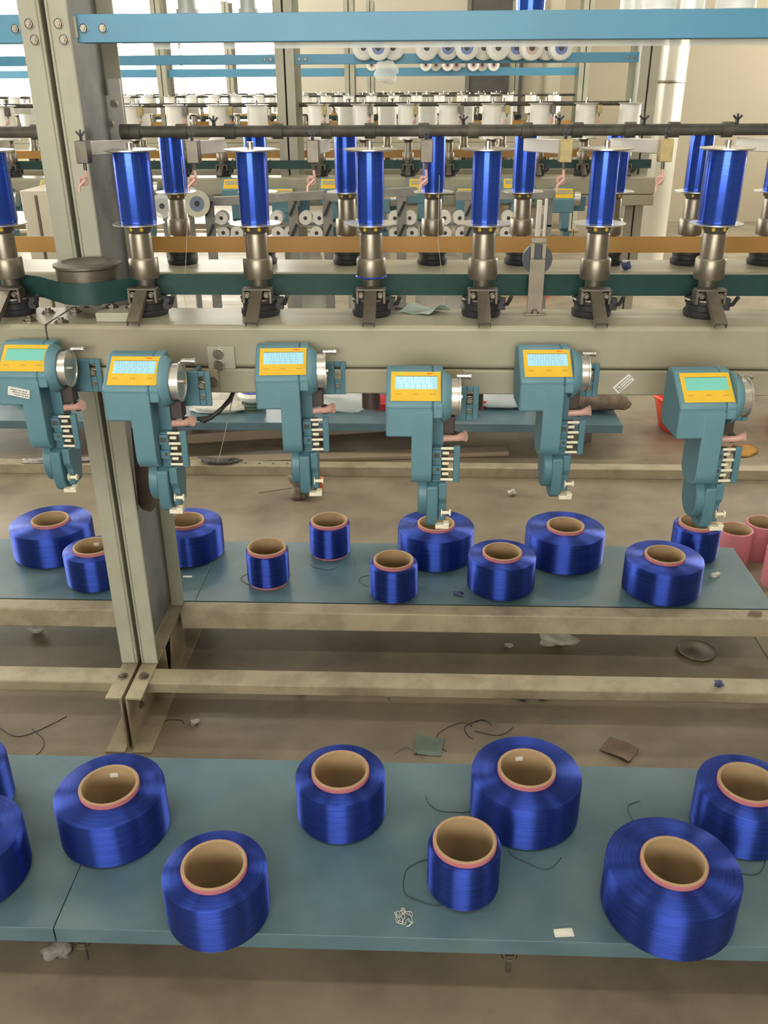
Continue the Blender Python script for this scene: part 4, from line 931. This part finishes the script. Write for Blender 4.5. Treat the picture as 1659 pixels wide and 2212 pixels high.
def back_machine(oy, ordn, posts, x0, xe, offs, do_heads, levers, rz):
    global lsp, lh0
    nm = {1: 'second', 2: 'third', 3: 'fourth'}[ordn]
    F = machine_frame(oy, 'cream steel frame of the %s machine behind the nearest one' % nm, posts, x0, xe, False, ztop=2.4)
    cuts = [x0]+sorted(posts)+[xe]
    for ib, (a_, b_) in enumerate(zip(cuts, cuts[1:])):
        if b_-a_ < .2: continue
        bay = 'bay left of all its posts' if ib == 0 else 'bay right of its %s post' % ORD[ib-1]
        guide_pipe(oy, 1.367, a_+.04, b_-.04, 'dusty black guide pipe of the %s machine, %s' % (nm, bay), [], [a_+.3+k*.22 for k in range(int((b_-a_-.3)/.66))] if ordn == 1 else [], [(a_+.2+k*.22, k % 2 == 0) for k in range(int((b_-a_-.1)/.22))] if ordn == 1 else [], False)
        creel_rail(oy, a_+.05, b_-.05, rz[0], rz[1], 'blue creel rail of the %s machine, %s' % (nm, bay), False, [a_+.07, a_+.10, b_-.07, b_-.10] if ordn == 1 else [])
    gbl = strip([(x0, 1.786+oy), (xe, 1.786+oy)], 1.075, 1.116).build('drive_belt', GREENB); tag(gbl, 'dark green drive belt of the %s machine' % nm, 'belt')
    obl = strip([(x0, 2.262+oy), (xe, 2.262+oy)], 1.095, 1.135).build('drive_belt', ORANGEB); tag(obl, 'tan drive belt of the %s machine' % nm, 'belt')
    if lsp is None: lsp = make_spindle('', lever=True, detail=False); lsp_first = True
    else: lsp_first = False
    for rowi, ry in enumerate((R1Y, R2Y)):
        rn = ('front', 'rear')[rowi]
        grp = 'white bobbins, %s row of the %s machine' % (rn, nm)
        lab = 'full white bobbin in the %s spindle row of the %s machine' % (rn, nm)
        proto = None
        xs_ = [x+(.1 if rowi else 0) for x in offs if x+(.1 if rowi else 0) <= xe-.05]
        for ix, xx in enumerate(xs_):
            od = ORD[len(xs_)-1-ix]
            if proto is None: proto = light_bobbin(lab, (.054 if ix % 3 else .051) if rowi == 0 else .05, grp); q = proto
            else: q = copy_tree(proto)
            q.location = (xx, ry+oy, BZ+flr); q['label'] = 'full white bobbin, %s from the right end of the %s machine %s row' % (od, nm, rn)
            s_ = lsp if lsp_first else copy_tree(lsp); lsp_first = False
            s_.location = (xx, ry+oy, BZ); s_['label'] = 'steel spindle, %s from the right end of the %s machine %s row' % (od, nm, rn); s_['group'] = 'spindles, %s row of the %s machine' % (rn, nm)
    if do_heads:
        for k, (x, hi) in enumerate(do_heads):
            if lh0 is None: lh0 = light_head(''); q = lh0
            else: q = copy_tree(lh0)
            q.location = (x, 1.53+oy, .893+(.045 if hi else 0)); q['label'] = 'small teal length counter on the %s machine, %s from its right end' % (nm, ORD[len(do_heads)-1-k]); q['group'] = 'length counters of the %s machine' % nm
    return F
def fx(px, py, Y): return at_y(px, py, Y).x
O2, O3, O4 = 3.0, 7.55, 10.6
hx2 = [(fx(px, 395, 1.53+O2), hi) for px, hi in ((-10, 0), (100, 1), (190, 0), (300, 1), (500, 1), (608, 0), (712, 1), (820, 0), (905, 1), (1010, 0), (1110, 1), (1222, 0))]
back_machine(O2, 1, [-.655-1.78, -.655, 1.108], -3.0, 1.16, [-2.25, -2.05, -1.83, -1.63, -1.41, -1.19, -.98, -.79, -.49, -.27, -.05, .15, .36, .59, .81, 1.02], hx2, True, (1.549, 1.593))
back_machine(O3, 2, [-2.458-1.8, -2.458, -.66, 1.55], -5.0, 1.62, [-4.75+.215*k for k in range(29)], None, False, (1.536, 1.603))
back_machine(O4, 3, [-4.2, -2.392, -.61, 1.2], -5.0, 1.3, [-4.75+.22*k for k in range(28)], None, False, (1.60, 1.66))

# spools with cloudy flanges on pegs of the far creel rails
def creel_spool(label, grp, r, hub):
    t = thing('creel_spool', label, 'spool', group=grp)
    MB().lathe([(.014, 0), (r*.9, 0), (r, .003), (r, .006), (.014, .004)], 28, 'Y', closed=True).build('front_flange', mat('milky_flange', (.72, .73, .68), .35), t)
    MB().lathe([(.0145, -.001), (r*.55, -.001), (r*.55, -.0002), (.0145, -.0002)], 24, 'Y', closed=True).build('hub_face', hub, t)
    MB().cyl(.0138, -.0005, .19, 12, 'Y').build('peg_bore', INK, t)
    MB().lathe([(.015, .006), (r*.6, .006), (r*.6, .08), (.015, .08)], 24, 'Y', closed=True).build('yarn', YARNW, t)
    MB().lathe([(.014, .08), (r, .08), (r, .084), (.014, .084)], 28, 'Y', closed=True).build('back_flange', mat('milky_flange', (.72, .73, .68), .35), t)
    return t
HUBS = [mat('hub_grey', (.55, .56, .54), .4), mat('hub_blue', (.12, .18, .42), .4), mat('hub_pink', (.5, .36, .34), .4)]
for i, (px, hb) in enumerate(((785, 0), (817, 1), (849, 0), (922, 0), (968, 1), (1009, 1), (1046, 0), (1077, 0), (1117, 1), (1150, 2), (1183, 0), (1213, 1))):
    P = at_y(px, 103, 1.85+O2-.095-.09*(i % 2))
    q = creel_spool('%s milky flanged spool from the left over the second blue rail' % ORD[i], 'spools on the second blue rail', .053, HUBS[hb]); q.location = P
for i, px in enumerate((803, 920, 942, 967, 986, 1023, 1042, 1067)):
    P = at_y(px, 140, 1.85+O3-.095-.09*(i % 2))
    q = creel_spool('%s small milky spool from the left over the third blue rail' % ORD[i], 'spools on the third blue rail', .052, HUBS[2]); q.location = P
P = at_y(836, 182, 1.85+O2-.10); bagp = blob('plastic_bag', BAGM, (P.x, P.y-.1, P.z), .055, .05, .05, 'clear plastic bag hanging from the second blue rail', 'bag', 33, .2, 3)
